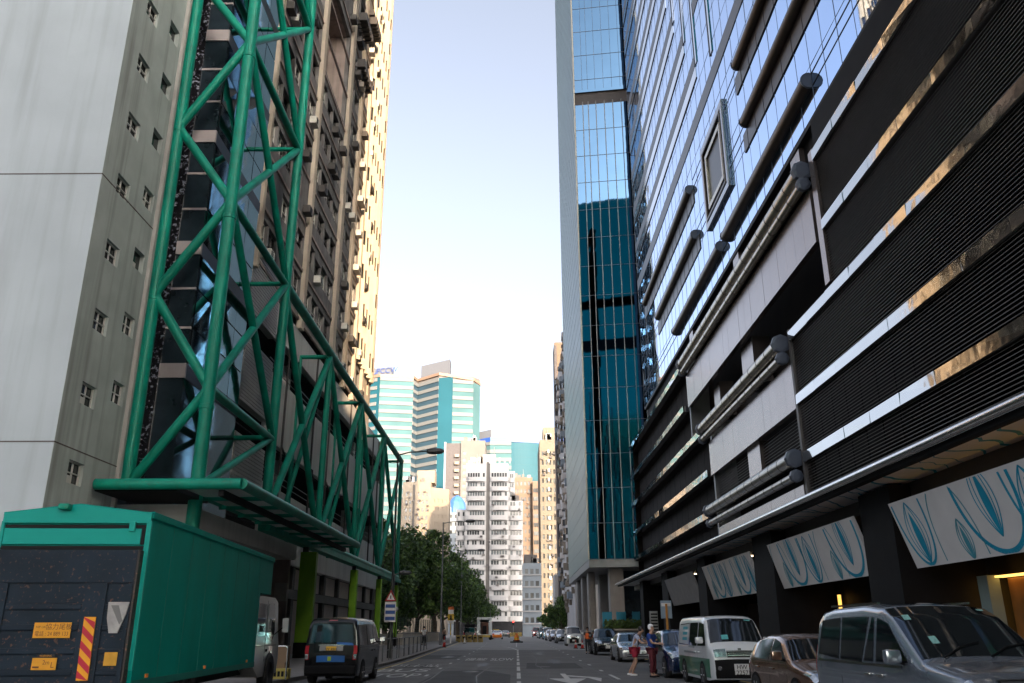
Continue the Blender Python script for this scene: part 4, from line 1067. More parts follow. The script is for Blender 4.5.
TL = [(-17.5,104,14.6,5.2,'leafy tree right beside the far end of the green truss'),(-13.2,116,13.5,5.0,'bushy tree behind the pale low wall and the tall lamp post'),
      (-19,128,16.5,6.5,'broad dark tree in the back row beyond the truss'),(-12.8,134,16.8,5.8,'tallest dark green tree, behind the yellow road sign'),
      (-12.4,150,15.0,5.4,'round topped tree standing over the open backed truck'),(-11.0,166,15.4,5.6,'dense dark tree beyond the open backed truck'),
      (-10.0,184,14.2,5.4,'tree leaning over the far white taxi'),(-9.4,203,12.4,5.0,'lowest dark tree at the far right end of the tree row'),
      (-22,160,15,6.5,'hazy tree filling the gap behind the tree row'),(-15,108,6.5,2.6,'small bright shrub like tree in front of the dark trees')]
for i,(x,y,h,cr,lb) in enumerate(TL): make_tree(lb, x, y, h, cr, 20+i, 7600 if h>8 else 3200, group=TG, low=.22 if h>8 else .1)
make_tree('compact dark tree on the right pavement in front of the white shop house', 8.7, 172, 7.6, 3.0, 51, 3600, low=.22)
make_tree('sparse small tree next to the compact tree on the right, farther away', 7.0, 190, 6.6, 2.2, 52, 1800, low=.3)
# hedge on the planter
pt = thing('planter', 'long grey planter wall with a pale rim in front of the glass tower', 'planter', (11,87,0), absolute=True)
MB().box(8.3,15.5,86,86.3,.13,1.52).build('front_wall', mat('planter_wall',(.12,.115,.11),.7), pt); MB().box(8.3,8.6,86.3,97,.13,1.52).build('side_wall', M_grey, pt)
MB().box(8.2,15.6,85.9,86.5,1.52,1.68).build('rim', mat('pale_rim',(.42,.38,.33),.6), pt); MB().box(8.6,15.5,86.3,90,.13,1.45).build('soil', M_bark, pt)
hb = MB(); rr = random.Random(3)
for i in range(5200):
    p = Vector((rr.uniform(8.8,15.3), rr.uniform(86.4,89.6), 1.45+rr.random()**.8*(.95+.18*math.sin(i*.37)))); s = rr.uniform(.06,.15)
    n = Vector((rr.gauss(0,1),rr.gauss(0,1),rr.gauss(.3,1))).normalized(); a_ = n.orthogonal().normalized()*s; b_ = n.cross(a_)*.6
    hb.add([p-a_,p+b_,p+a_,p-b_],[(0,1,2,3)])
hd = tag(hb.build('hedge', mat('hedge_leaf',(.075,.13,.02),.6,var=.3,scale=2), None), 'clipped bright green hedge growing along the grey planter', 'hedge')
struct('terrace', MB().box(8.7,23,90.2,139,.1,1.6), M_pave)
M_turq = mat('turquoise_panel', (.02,.30,.46), .5, var=.1)
for i,(x,wd,lb) in enumerate(((8.9,1.0,'leftmost of the turquoise site barriers behind the hedge'),(10.35,1.0,'second turquoise site barrier, between the leftmost one and the pale columns'),(12.0,.8,'narrow turquoise site barrier right of the widest column'),(13.0,1.1,'rightmost and tallest turquoise site barrier'))):
    t = thing('site_barrier', lb, 'barrier', (x,91.5,1.6), R((0,0,-8,12)[i]), 'turquoise site barriers')
    MB().rbox(0,wd,-.03,.03,.25,1.75+.2*(i==3),.02).build('panel', M_turq, t)
    for xx in (.06,wd-.06): MB().tube((xx,.03,0),(xx,.03,1.8),.03,8).build('leg', M_turq, t)
    MB().box(-.05,wd+.05,-.02,.02,1.5,1.58).build('rail', M_turq, t)

# ------------------------------------------------------------------ street furniture
def lamp_post(label, x, y, z_top, arm, m, r=.09, sign=False):
    t = thing('street_lamp', label, 'street lamp', (x,y,.13))
    MB().lathe([(r*1.8,0),(r*1.8,1.1),(r*1.3,1.25),(r,1.5),(r*.6,z_top-.13)],12).build('pole', m, t, autos=40)
    MB().path([(0,0,z_top-.25),(arm*.35,0,z_top-.08),(arm,0,z_top)],.04,8).build('arm', m, t)
    MB().lathe([(.04,-.1),(.16,0),(.2,.35),(.17,.8),(.05,1.0)],10,(arm-.2,0,z_top-.02),'x').build('lamp_head', mat('lamp_head_grey',(.10,.10,.105),.4,metal=.3), t, autos=40)
    return t
t = lamp_post('dark street lamp carrying a warning sign in front of the green truss', -7.15, 50, 11.75, 2.0, mat('dark_pole',(.035,.04,.04),.5))
tri = MB(); tri.prism([(-.42,-.14,3.25),(.42,-.14,3.25),(0,-.14,4.0)],(0,.03,0)); 
tr = thing('warning_sign', 'red bordered triangular warning sign above a blue and white plate on the dark lamp', 'sign', (-7.2,50,.45)); tr.scale = (.8,1,.84)
tri.build('red_triangle', mat('sign_red',(.50,.02,.03),.45), tr)
MB().poly([(-.28,-.143,3.33),(.28,-.143,3.33),(0,-.143,3.82)]).build('white_face', M_plate, tr)
MB().box(-.035,.035,-.148,-.144,3.4,3.62).build('sign_mark', M_ink, tr)
MB().rbox(-.40,.40,-.14,-.11,1.9,3.2,.01).build('plate', M_plate, tr)
M_sblue = mat('sign_blue',(.03,.10,.36),.5)
for k in range(3): MB().box(-.34,.34,-.146,-.142,2.02+k*.4,2.24+k*.4).build('blue_row', M_sblue, tr)
MB().box(-.06,.06,-.11,0,3.0,3.12).build('bracket', M_grey, tr)
lamp_post('tall grey street lamp with its arm out over the road, in front of the trees', -8.0, 93, 12.8, 2.7, M_polegrey, .1)
lamp_post('thin far grey street lamp standing just beyond the yellow road sign', -8.0, 126, 12.6, 2.6, M_polegrey, .09)
lamp_post('short old grey lamp post by the trees, left of the tall lamp', -11.0, 78, 6.4, .7, M_polegrey, .06)
# globe lamp by the low wall
t = thing('globe_lamp', 'small white globe lamp on a dark stem beside the last lime column', 'lamp', (-11.6,84,.13))
MB().tube((0,0,0),(0,0,3.2),.05,8).build('stem', M_black, t); MB().lathe([(0,-.24),(.17,-.17),(.24,0),(.17,.17),(0,.24)],14,(0,0,3.4)).build('globe', mat('opal_globe',(.6,.6,.58),.3), t, smooth=True)
# yellow road-work sign on a pole
t = thing('road_sign', 'orange and white temporary road sign on a yellow and white pole', 'sign', (-8.1,108,.13))
MB().tube((0,0,0),(0,0,.9),.09,10).build('pole_foot', M_plate, t); MB().tube((0,0,.9),(0,0,2.3),.06,10).build('pole', mat('sign_yellow',(.62,.40,.02),.5), t)
MB().rbox(-.36,.36,-.05,0,2.2,2.6,.02).build('white_panel', M_plate, t); MB().rbox(-.38,.38,-.05,0,2.6,3.35,.02).build('yellow_panel', MATS['sign_yellow'], t)
MB().rbox(-.33,.33,-.05,0,3.35,3.85,.02).build('white_panel', M_plate, t); MB().rbox(-.36,.36,-.05,0,3.85,4.2,.02).build('orange_panel', mat('sign_orange',(.62,.14,.02),.5), t)
MB().box(-.09,.09,-.06,-.052,2.75,3.2).build('sign_mark', M_ink, t); MB().box(-.2,.2,-.06,-.052,2.68,2.8).build('sign_mark', M_ink, t)
# hoop railings on the left kerb
for i,y in enumerate((44.5,47.6,50.9,54.0,57.2,60.4,63.6,66.8,70.0)):
    xx = lkx(y)-.42
    t = thing('hoop_railing', 'grey steel hoop railing standing along the left kerb beside the road lettering', 'railing', (xx,y,.13), R(1), 'hoop railings along the left kerb')
    MB().path([(0,0,0),(0,0,.98),(0,.06,1.05),(0,2.44,1.05),(0,2.5,.98),(0,2.5,0)],.028,8).build('hoop', M_polegrey, t)
    MB().path([(0,.03,.5),(0,2.47,.5)],.018,8).build('mid_rail', M_polegrey, t)
# low wall before the trees
t = thing('low_wall', 'low pale boundary wall with a coping in front of the trees on the left', 'wall', (-12,110,.13), absolute=True)
MB().box(-12.3,-12.0,93,140,.13,1.25).build('wall', mat('pale_wall',(.55,.50,.43),.85,var=.15,streak=.4), t); MB().box(-12.36,-11.94,93,140,1.25,1.36).build('coping', M_kerb, t)
MB().box(-20,-12.3,93,93.3,.13,1.25).build('return_wall', MATS['pale_wall'], t)
t = thing('mesh_fence', 'dark green mesh fence rising behind the pale low wall', 'fence', (-12.7,110,.13), absolute=True)
for k in range(17): MB().tube((-12.7,93.5+k*2.9,.1),(-12.7,93.5+k*2.9,3.0),.04,8).build('post', M_black, t)
g = MB()
for k in range(9): g.tube((-12.7,93.5,1.4+k*.2),(-12.7,139.9,1.4+k*.2),.012,4)
for k in range(116): g.tube((-12.7,93.5+k*.4,.2),(-12.7,93.5+k*.4,3.0),.010,4)
g.build('mesh', mat('green_fence',(.02,.06,.03),.5), t)
# traffic cones, bollard, plastic barriers
M_cone = mat('cone_red',(.55,.04,.03),.5,var=.1); M_orange = mat('cone_orange',(.85,.22,.015),.5,var=.1)
def cone(label, x, y, z, h=.75, m=None, group=None):
    t = thing('traffic_cone', label, 'traffic cone', (x,y,z), group=group); m = m or M_cone
    MB().rbox(-.2,.2,-.2,.2,0,.05,.015).build('base', M_black, t)
    MB().lathe([(.15,.05),(.1,h*.45)],16).build('cone_body', m, t, smooth=True); MB().lathe([(.1,h*.45),(.07,h*.68)],16).build('white_sleeve', M_plate, t, smooth=True); MB().lathe([(.07,h*.68),(.03,h),(.0,h+.01)],16).build('cone_tip', m, t, smooth=True)
cone('left one of two red traffic cones in front of the white minivan', 5.35, 81, 0); cone('right one of two red traffic cones in front of the white minivan', 5.85, 79.5, 0)
cone('red traffic cone on the left kerb at the foot of the tall lamp', -6.55, 80, .135, .95)
cone('white topped traffic cone lying in shade beside the yellow barriers', -6.6, 112, .0, .7, M_plate)
t = thing('traffic_island', 'low dark kerbed island in the middle of the far road', 'traffic island', (-.05,119,0))
MB().rbox(-.85,.85,-1.6,1.6,.0,.17,.05).build('island_kerb', mat('island_kerb',(.05,.05,.048),.8), t)
t = thing('keep_left_bollard', 'orange plastic bollard standing on the dark traffic island', 'bollard', (-.05,118.6,.17))
MB().lathe([(.42,0),(.42,.1),(.36,.16),(.33,.55),(.22,.7),(.17,1.02),(.0,1.06)],16).build('body', M_orange, t, autos=40); MB().lathe([(.352,.28),(.34,.45)],16).build('band', MATS['sign_yellow'], t); MB().lathe([(.46,.02),(.46,.12),(.42,.14)],16).build('foot_ring', M_black, t)
for i in range(5):
    x = -8.2+i*.78
    t = thing('road_barrier', ('yellow plastic road barrier nearest the kerb in the works row','second yellow road barrier from the kerb, dirty','middle yellow road barrier below the black tarpaulin','fourth yellow road barrier, beside the dark van','yellow road barrier at the traffic end of the works row')[i], 'barrier', (x,124+.3*(i%2),0), R(5*(i%3)-5), 'yellow barriers at the road works')
    MB().rbox(-.34,.34,-.2,.2,0,.28,.04).build('base', mat('barrier_yellow',(.27,.19,.05),.55,var=.2,scale=3), t); MB().rbox(-.32,.32,-.1,.1,.28,.95,.05).build('body', MATS['barrier_yellow'], t); MB().box(-.2,.2,-.106,.106,.5,.7).build('stripe', M_black, t)
for i,(x,y) in enumerate(((-1.8,222),(-.6,224),(.7,226))):
    t = thing('road_barrier', ('far yellow barrier on the left of the road end','far yellow barrier in the middle of the road end','far yellow barrier on the right of the road end')[i], 'barrier', (x,y,0), 0, 'yellow barriers at the road end')
    MB().rbox(-.6,.6,-.2,.2,0,.3,.05).build('base', MATS['barrier_yellow'], t); MB().rbox(-.55,.55,-.1,.1,.3,1.0,.05).build('body', MATS['barrier_yellow'], t)
t = thing('traffic_signal', 'traffic signal showing red at the far end of the road', 'traffic light', (-.9,228,0))
MB().tube((0,0,0),(0,0,3.0),.07,8).build('pole', M_polegrey, t); MB().rbox(-.22,.22,-.15,.15,2.7,3.9,.04).build('housing', M_black, t); MB().lathe([(.0,-.2),(.15,-.18),(.15,-.15)],12,(0,0,3.6),'y').build('red_lamp', mat('red_signal',(1,.03,.02),.4,emit=3,var=0), t)
# board on an orange post, louvred cabinet, bin
t = thing('notice_board', 'pale blue notice board fixed to an orange post on the right pavement', 'sign board', (9.7,57,.13))
MB().rbox(-.36,.36,-.04,0,2.15,3.25,.02).build('board', mat('board_blue',(.24,.33,.42),.5,var=.06), t); MB().rbox(-.07,.07,-.14,-.05,0,3.05,.015).build('post', mat('post_orange',(.45,.20,.03),.5), t); MB().box(-.3,.3,-.046,-.042,2.9,3.1).build('board_heading', M_plate, t)
t = thing('vent_cabinet', 'grey louvred cabinet standing left of the pale blue notice board', 'cabinet', (9.25,59.5,.13))
MB().rbox(-.25,.25,-.25,.25,0,2.65,.02).build('case', M_grey, t)
g = MB()
for k in range(12): g.box(-.22,.22,-.275,-.25,.2+k*.2,.3+k*.2)
g.build('louvre', M_dark, t)
# cartons and hoop between truck and van
M_card = [mat('carton',(.24,.15,.085),.8,var=.12), mat('carton_pale',(.30,.20,.12),.8,var=.12)]
for i,(x,y,z,s,lb) in enumerate(((-8.35,29.8,.13,.55,'brown carton at the bottom left of the stack behind the truck cab'),(-7.75,29.2,.13,.5,'brown carton at the bottom right of the stack behind the truck cab'),(-8.3,29.3,.68,.5,'brown carton in the middle of the stack behind the truck cab'),(-7.75,29.25,.63,.5,'pale carton on the right of the stack, taped shut'),(-8.28,29.3,1.18,.4,'topmost small brown carton of the stack'))):
    t = thing('carton', lb, 'box', (x,y,z), R(4*i-8), 'cartons stacked by the truck cab'); MB().rbox(-s/2,s/2,-s/2,s/2,0,s,.012).build('box', M_card[i%2], t); MB().box(-s/2-.002,s/2+.002,-.03,.03,s-.002,s+.003).build('tape', M_kerb, t)
t = thing('crate', 'small yellow crate on the ground before the carton stack', 'crate', (-7.6,28.9,.13)); MB().rbox(-.26,.26,-.18,.18,0,.32,.02).build('tub', mat('crate_yellow',(.62,.5,.12),.5), t)
g = MB()
for k in range(4): g.box(-.2+k*.12,-.12+k*.12,-.185,-.18,.08,.24)
g.build('slot', M_dark, t)
t = thing('hoop_railing', 'single steel hoop rail beside the carton stack, left of the black van', 'railing', (-7.3,28.3,.13), R(90)); MB().path([(0,0,0),(0,0,.95),(0,.06,1.0),(0,.84,1.0),(0,.9,.95),(0,.9,0)],.025,8).build('hoop', M_chrome, t)
# ------------------------------------------------------------------ vehicles (local frame: nose at y=0, tail at y=L, z up)
def paint(name, col, metal=.35, rough=.28): return mat(name, col, rough=rough, metal=metal, var=.06, scale=.8, coat=1, bump=0)
SPEC = {
 'van': dict(L=4.72, W=1.70, H=1.98, belt=1.10, tum=.13, fr=.55, fk=.13, rr=.2, rk=.05, r=.09, wr=.33, ax=(1.12,3.70),
   P=[(.03,.28),(0,.5),(.02,.75),(.06,.95),(.12,1.08),(.30,1.17),(.80,1.78),(.95,1.89),(1.3,1.96),(3,1.98),(4.4,1.965),(4.57,1.90),(4.63,1.80),(4.68,1.15),(4.72,.85),(4.71,.45),(4.67,.28)],
   ws=(5.1,6.85), rw=(12.0,12.93), hl=(2.45,3.75,.52,.96), gr=(2.35,3.3,.5), fb=(0.0,2.15), tl=(13.0,14.3,.86,1.0), fp=(.95,1.6), rp=(13.25,13.75),
   win=[[(.62,1.15),(1.02,1.76),(1.62,1.80),(1.66,1.13)],[(1.76,1.13),(1.74,1.80),(2.86,1.80),(2.88,1.13)],[(2.98,1.13),(2.96,1.80),(4.36,1.76),(4.42,1.16)]], seams=(.95,1.71,2.93), handles=(1.5,1.95), mir=.72, mz=1.22),
 'mpv': dict(L=4.95, W=1.85, H=1.95, belt=1.10, tum=.13, fr=1.0, fk=.14, rr=.3, rk=.05, r=.085, wr=.35, ax=(.95,3.92),
   P=[(.08,.24),(0,.42),(.0,.72),(.05,.93),(.22,1.03),(.98,1.17),(1.90,1.76),(2.2,1.89),(2.9,1.95),(4.1,1.93),(4.58,1.88),(4.72,1.78),(4.86,1.15),(4.94,.85),(4.93,.42),(4.86,.26)],
   ws=(5.08,6.95), rw=(10.9,11.92), hl=(2.45,3.55,.55,1.0), gr=(1.3,3.3,.5), fb=(0,.6), tl=(11.7,12.9,.80,1.0), fp=(.7,1.2), rp=(12.3,12.8),
   win=[[(1.30,1.16),(1.95,1.68),(2.30,1.76),(2.34,1.14)],[(2.44,1.14),(2.42,1.77),(2.50,1.77),(2.78,1.14)],[(2.86,1.12),(2.62,1.78),(3.66,1.78),(3.70,1.14)],[(3.78,1.14),(3.74,1.78),(4.55,1.74),(4.70,1.20)]], seams=(1.28,2.40,3.72), handles=(2.2,2.62), mir=1.42, mz=1.16),
 'hatch': dict(L=4.2, W=1.74, H=1.49, belt=.94, tum=.22, fr=.9, fk=.15, rr=.8, rk=.12, r=.08, wr=.31, ax=(.82,3.42),
   P=[(.07,.22),(0,.42),(.02,.62),(.2,.76),(1.05,.95),(1.9,1.38),(2.25,1.47),(2.9,1.48),(3.5,1.40),(3.75,1.32),(4.08,.95),(4.2,.78),(4.18,.4),(4.1,.24)],
   ws=(4.1,4.97), rw=(9.0,9.95), hl=(2.15,3.25,.55,1.0), gr=(1.5,2.4,.45), fb=(0,1.0), tl=(9.9,10.9,.62,1.0), fp=(.9,1.5), rp=(10.4,10.9),
   win=[[(1.32,.98),(1.95,1.34),(2.35,1.41),(2.38,.96)],[(2.46,.96),(2.44,1.41),(3.25,1.37),(3.45,1.0)],[(3.50,1.02),(3.34,1.35),(3.56,1.30),(3.75,1.08)]], seams=(1.3,2.42,3.4), handles=(2.2,3.2), mir=1.45, mz=1.0),
 'sedan': dict(L=4.68, W=1.82, H=1.44, belt=.92, tum=.24, fr=.9, fk=.15, rr=.8, rk=.12, r=.08, wr=.33, ax=(.88,3.72),
   P=[(.08,.2),(0,.4),(.03,.58),(.28,.73),(1.15,.93),(2.05,1.34),(2.4,1.43),(3.0,1.42),(3.9,1.06),(4.5,1.0),(4.66,.82),(4.66,.4),(4.58,.24)],
   ws=(4.1,4.97), rw=(7.1,7.95), hl=(2.15,3.25,.55,1.0), gr=(.9,1.3,.6), fb=(0,.5), tl=(9.3,10.2,.55,1.0), fp=(1.0,1.6), rp=(10.2,10.7),
   win=[[(1.45,.96),(2.1,1.32),(2.55,1.38),(2.58,.94)],[(2.66,.94),(2.64,1.38),(3.2,1.33),(3.65,1.02)]], seams=(1.4,2.62,3.55), handles=(2.4,3.3), mir=1.6, mz=.98),
}
class Car:
    def __init__(s, kind, name, label, cat, x, y, rz, m, lower=None, group=None, sc=1, detail=True, glassm=None):
        q = SPEC[kind]; s.q = q; s.m = m
        s.t = thing(name, label, cat, (x,y,0), rz, group); s.t.scale = (sc,sc,sc) if not isinstance(sc,tuple) else sc
        P = q['P']; g = glassm or M_cglass
        # body loft
        st = []
        for i in range(len(P)-1):
            n = max(1, int(math.dist(P[i],P[i+1])/.13))
            st += [i+k/n for k in range(n)]
        st.append(len(P)-1-1e-6)
        rings = [s.ring(u) for u in st]
        n = len(rings[0]); mb = MB(); vs = [p for r in rings for p in r]
        fs = [(k*n+i, k*n+i+1, (k+1)*n+i+1, (k+1)*n+i) for k in range(len(rings)-1) for i in range(n-1)]
        fs += [(k*n, (k+1)*n, (k+1)*n+n-1, k*n+n-1) for k in range(len(rings)-1)]
        fs += [tuple(range(n)), tuple(range((len(rings)-1)*n+n-1, (len(rings)-1)*n-1, -1))]
        mb.add(vs, fs); s.body = mb.build('body', m, s.t, recalc=True, autos=42)
        s.patch('windscreen', g, q['ws'][0], q['ws'][1], -.93, .93, .006)
        s.patch('rear_window', g, q['rw'][0], q['rw'][1], -.90, .90, .006)
        a,b,c,d = q['hl']
        for sg in (1,-1):
            h = s.patch('headlight', M_lens, a, b, c*sg, d*sg, .012); 
        a,b,c,d = q['tl']
        for sg in (1,-1): s.patch('tail_light', M_tail, a, b, c*sg, d*sg, .012)
        a,b,c = q['gr']; gr = s.patch('grille', M_black, a, b, -c, c, .014)
        if detail:
            for k in range(3):
                u = a+(b-a)*(k+.5)/3; gb = s.patch('grille_bar', M_chrome, u, u+(b-a)*.07, -c*.96, c*.96, .022); gb.parent = gr
        for w in q['win']:
            for sg in (1,-1): s.side('side_window', g, w, sg, .007)
        for y in q['seams']:
            for sg in (1,-1): s.side('door_seam', M_ink, [(y-.006,.36),(y-.006,q['belt']-.0),(y+.006,q['belt']-.0),(y+.006,.36)], sg, .004)
        if detail:
            for y in q['handles']:
                for sg in (1,-1):
                    x = sg*(s.hw(y,q['belt']-.14)); MB().rbox(min(x,x+sg*.035),max(x,x+sg*.035),y-.11,y+.11,q['belt']-.16,q['belt']-.12,.012).build('door_handle', M_chrome if kind == 'mpv' else m, s.t)
        # mirrors
        for sg in (1,-1):
            x = sg*(s.hw(q['mir'],q['mz'])+.02); 
            mi = MB().rbox(min(x+sg*.04,x+sg*.26),max(x+sg*.04,x+sg*.26),q['mir']-.10,q['mir']+.06,q['mz']-.01,q['mz']+.17,.045).build('wing_mirror', m, s.t, autos=50)
            a_ = MB().tube((x-sg*.06,q['mir'],q['mz']-.03),(x+sg*.08,q['mir'],q['mz']+.03),.028,8).build('mirror_arm', M_black, s.t); a_.parent = mi
            gl = MB().rbox(min(x+sg*.06,x+sg*.24),max(x+sg*.06,x+sg*.24),q['mir']+.055,q['mir']+.066,q['mz']+.015,q['mz']+.145,.004).build('mirror_glass', M_rim, s.t); gl.parent = mi
        s.wheels()
        fb = q['fb']; s.patch('front_bumper_intake', M_black, max(.15,fb[0]+.15), fb[1]*.8+.15, -.7, .7, .010)
        a,b = q['fp']; s.patch('number_plate', M_plate, a, b, -.28, .28, .026)
    def pt(s, u):
        P = s.q['P']; u = max(0,min(u,len(P)-1-1e-6)); i = int(u); f = u-i
        (a,b),(c,d) = P[i],P[i+1]; return a+(c-a)*f, b+(d-b)*f, Vector((0,-(d-b),(c-a))).normalized()
    def hw(s, y, z):
        q = s.q; w = q['W']/2
        if y < q['fr']: w *= 1-q['fk']*(1-y/q['fr'])**2
        e = q['L']-y
        if e < q['rr']: w *= 1-q['rk']*(1-max(e,0)/q['rr'])**2
        if z > q['belt']: w -= q['tum']*(z-q['belt'])/(q['H']-q['belt'])
        elif z > q['belt']-.25: w += .012*math.sin((z-q['belt']+.25)/.25*math.pi)
        if z < .45: w -= .06*((.45-z)/.25)**2*.5
        return w
    def bot(s, y):
        L = s.q['L']; b = .21
        if y < .5: b += .06*(1-y/.5)
        if y > L-.5: b += .08*(1-(L-y)/.5)
        return b
    def ring(s, u):
        y,T,_ = s.pt(u); q = s.q; B = min(s.bot(y), T-.03); r = min(q['r'], (T-B)*.45)
        half = []
        for k in range(9):
            z = B+(T-r-B)*k/8; half.append((s.hw(y,z),z))
        wt = s.hw(y,T)
        for k in range(1,4):
            a = math.pi/2*k/3.0; half.append((wt-r*(1-math.cos(a))*1.0, T-r+r*math.sin(a)*.94))
        for f in (.7,.4): half.append((wt*f, T-.0+s.crown(f,T)))
        ctr = (0, T+s.crown(0,T))
        left = [(-x,y,z) for x,z in half]; right = [(x,y,z) for x,z in half]
        return left+[(ctr[0],y,ctr[1])]+right[::-1]
    def crown(s, f, T): return .035*(1-(f)**2)*min(1,max(0,(T-.4)/.5))
    def surf(s, u, f, off):
        y,T,n = s.pt(u); r = s.q['r']; wt = s.hw(y,T); x = f*wt
        af = abs(f); z = T+s.crown(min(af,.9),T)*(1 if af < .9 else 1)
        n2 = Vector(n)
        if af > 1-r/wt:                                  # wrap round the corner
            z = T-r*.05-r*.9*((af-(1-r/wt))/(r/wt))**2*.8 if n.z > .5 else T
        yy = y
        if n.z < .75:                                     # nose / tail faces follow the plan rounding
            yy = y
        return Vector((x, yy, z))+n2*off
    def patch(s, name, m, u0, u1, f0, f1, off):
        f0,f1 = min(f0,f1),max(f0,f1); nu = max(3,int((u1-u0)*4)); nf = 8; mb = MB()
        us = sorted(set([u0+(u1-u0)*i/nu for i in range(nu+1)]+[float(k) for k in range(math.ceil(u0),math.floor(u1)+1)]))
        rows = [[s.surf(u, f0+(f1-f0)*j/nf, off) for j in range(nf+1)] for u in us]
        k = nf+1; mb.add([p for r in rows for p in r], [(a*k+b,a*k+b+1,(a+1)*k+b+1,(a+1)*k+b) for a in range(len(us)-1) for b in range(nf)])
        # short skirt so the patch is a solid lip, not a floating card
        bd = [a*k for a in range(len(us))]; bd2 = [a*k+nf for a in range(len(us))]
        return mb.build(name, m, s.t, smooth=True)
    def side(s, name, m, pts, sg, off):
        mb = MB(); mb.poly([(sg*(s.hw(y,z)+off),y,z) for y,z in (pts if sg < 0 else pts[::-1])])
        return mb.build(name, m, s.t)
    def band(s, name, m, y0, y1, z0, z1, sg, off):
        mb = MB(); ny, nz = 24, 8
        mb.add([(sg*(s.hw(y0+(y1-y0)*i/ny, z0+(z1-z0)*j/nz)+off), y0+(y1-y0)*i/ny, z0+(z1-z0)*j/nz) for i in range(ny+1) for j in range(nz+1)],
               [(i*(nz+1)+j, (i+1)*(nz+1)+j, (i+1)*(nz+1)+j+1, i*(nz+1)+j+1)[::(1 if sg > 0 else -1)] for i in range(ny) for j in range(nz)])
        return mb.build(name, m, s.t, smooth=True)
    def wheels(s):
        q = s.q; r = q['wr']
        for y in q['ax']:
            for sg in (1,-1):
                w = s.hw(y,.5)
                ar = MB(); n = 24
                ar.poly([(sg*(w+.011), y+math.cos(math.pi*i/n)*(r+.055), max(.22,r+math.sin(math.pi*i/n)*(r+.06))) for i in (range(n+1) if sg > 0 else range(n,-1,-1))]); ar.build('wheel_arch', M_black, s.t)
                xo = w+.022; xi = w-.2
                pr = [(r*.62,xi),(r*.93,xi),(r,xi+.03),(r,xo-.03),(r*.95,xo),(r*.66,xo)]
                ty = MB().lathe([(a, b*sg) for a,b in pr], 24, (0,y,r), 'x').build('wheel', M_tyre, s.t, recalc=True, autos=40)
                ri = MB().lathe([(r*.66,(xo-.012)*sg),(r*.6,(xo-.03)*sg),(0.0,(xo-.045)*sg)],24,(0,y,r),'x')
                for k in range(6):
                    a = k*math.pi/3; c,sn = math.cos(a),math.sin(a)
                    ri.tube((sg*(xo-.02),y+c*.05,r+sn*.05),(sg*(xo-.014),y+c*r*.62,r+sn*r*.62),.028,6)
                rr_ = ri.build('rim', M_rim, s.t); rr_.parent = ty
    def plate_text(s, lines, rear=False, size=.10):
        pass

# --- silver people carrier, nearest on the right
P_silver = paint('silver_blue_paint', (.27,.31,.36), .6, .25)
c = Car('mpv','parked_people_carrier','large silver blue people carrier parked nearest on the right, grille towards the camera','car',6.28,10.95,R(1.0),P_silver)
for k in range(4): c.patch('grille_frame', M_chrome, 1.4+k*.5, 1.47+k*.5, -.52, .52, .03)
c.patch('bonnet_trim', M_chrome, 3.28, 3.4, -.5, .5, .016)
c.patch('sunroof', M_cglass, 7.6, 8.3, -.55, .55, .006)
for f in (-.86,.86): MB().box(f*.80-.02,f*.80+.02,2.5,4.4,1.955,1.985).build('roof_rail', M_chrome, c.t)
c.side('belt_trim', M_chrome, [(1.5,1.08),(1.5,1.115),(4.7,1.125),(4.7,1.09)], -1, .011); c.side('belt_trim', M_chrome, [(1.5,1.08),(1.5,1.115),(4.7,1.125),(4.7,1.09)], 1, .011)
for (u,f) in ((5.9,-.72),(5.35,-.55),(6.5,.75)):
    c.patch('permit_sticker', mat('sticker_teal',(.25,.5,.45),.5,var=.3,scale=30), u, u+.16, f-.06, f+.06, .010)
wp = MB()
for sg,xa in ((1,-.6),(1,.1)): wp.path([tuple(c.surf(5.05,xa,.02)),tuple(c.surf(5.25,xa+.35,.02)),tuple(c.surf(5.35,xa+.7,.02))],.012,5)
wp.build('wiper', M_black, c.t)
# --- brown hatchback
P_brown = paint('copper_brown_paint', (.20,.115,.075), .55, .25)
c = Car('hatch','parked_car','copper brown hatchback squeezed between the silver people carrier and the white green van','car',6.48,17.3,R(2),P_brown)
c.patch('dashboard_cover', mat('aqua_cloth',(.05,.25,.32),.7), 4.15,4.35,-.1,.5,.010)
# --- white and green delivery van
P_white = paint('white_van_paint', (.72,.75,.75), 0, .35); P_vgreen = paint('green_van_paint', (.015,.16,.085), 0, .35)
c = Car('van','parked_van','white van with a green lower body, parked facing the camera','van',6.36,25.4,R(1),P_white)
for sg in (1,-1):
    c.band('green_skirt', P_vgreen, .28, 4.64, .29, .80, sg, .006)
    for k in range(3): c.side('window_stripe', mat('teal_stripe',(.03,.28,.34),.5), [(3.2,1.28+k*.16),(3.2,1.37+k*.16),(3.9,1.37+k*.16),(3.9,1.28+k*.16)], sg, .010)
    c.side('white_panel', P_white, [(3.0,1.15),(2.98,1.78),(4.34,1.74),(4.40,1.18)], sg, .0085)
for i in range(2): c.side('side_lettering', mat('grey_lettering',(.25,.28,.28),.6), [(1.95+i*.1,.90+i*.16),(1.95+i*.1,.96+i*.16),(3.6-i*.7,.97+i*.16),(3.6-i*.7,.91+i*.16)], -1, .006)
c.patch('black_bumper', M_black, .02, 2.1, -1.0, 1.0, .012); c.patch('number_plate', M_plate, .5, 1.62, -.27, .27, .03)
c.patch('chrome_bar', M_chrome, 3.05, 3.3, -.5, .5, .03); c.patch('chrome_bar', M_chrome, 2.5, 2.65, -.5, .5, .03)
c.patch('front_badge', M_chrome, 3.35, 3.75, -.06, .06, .02)
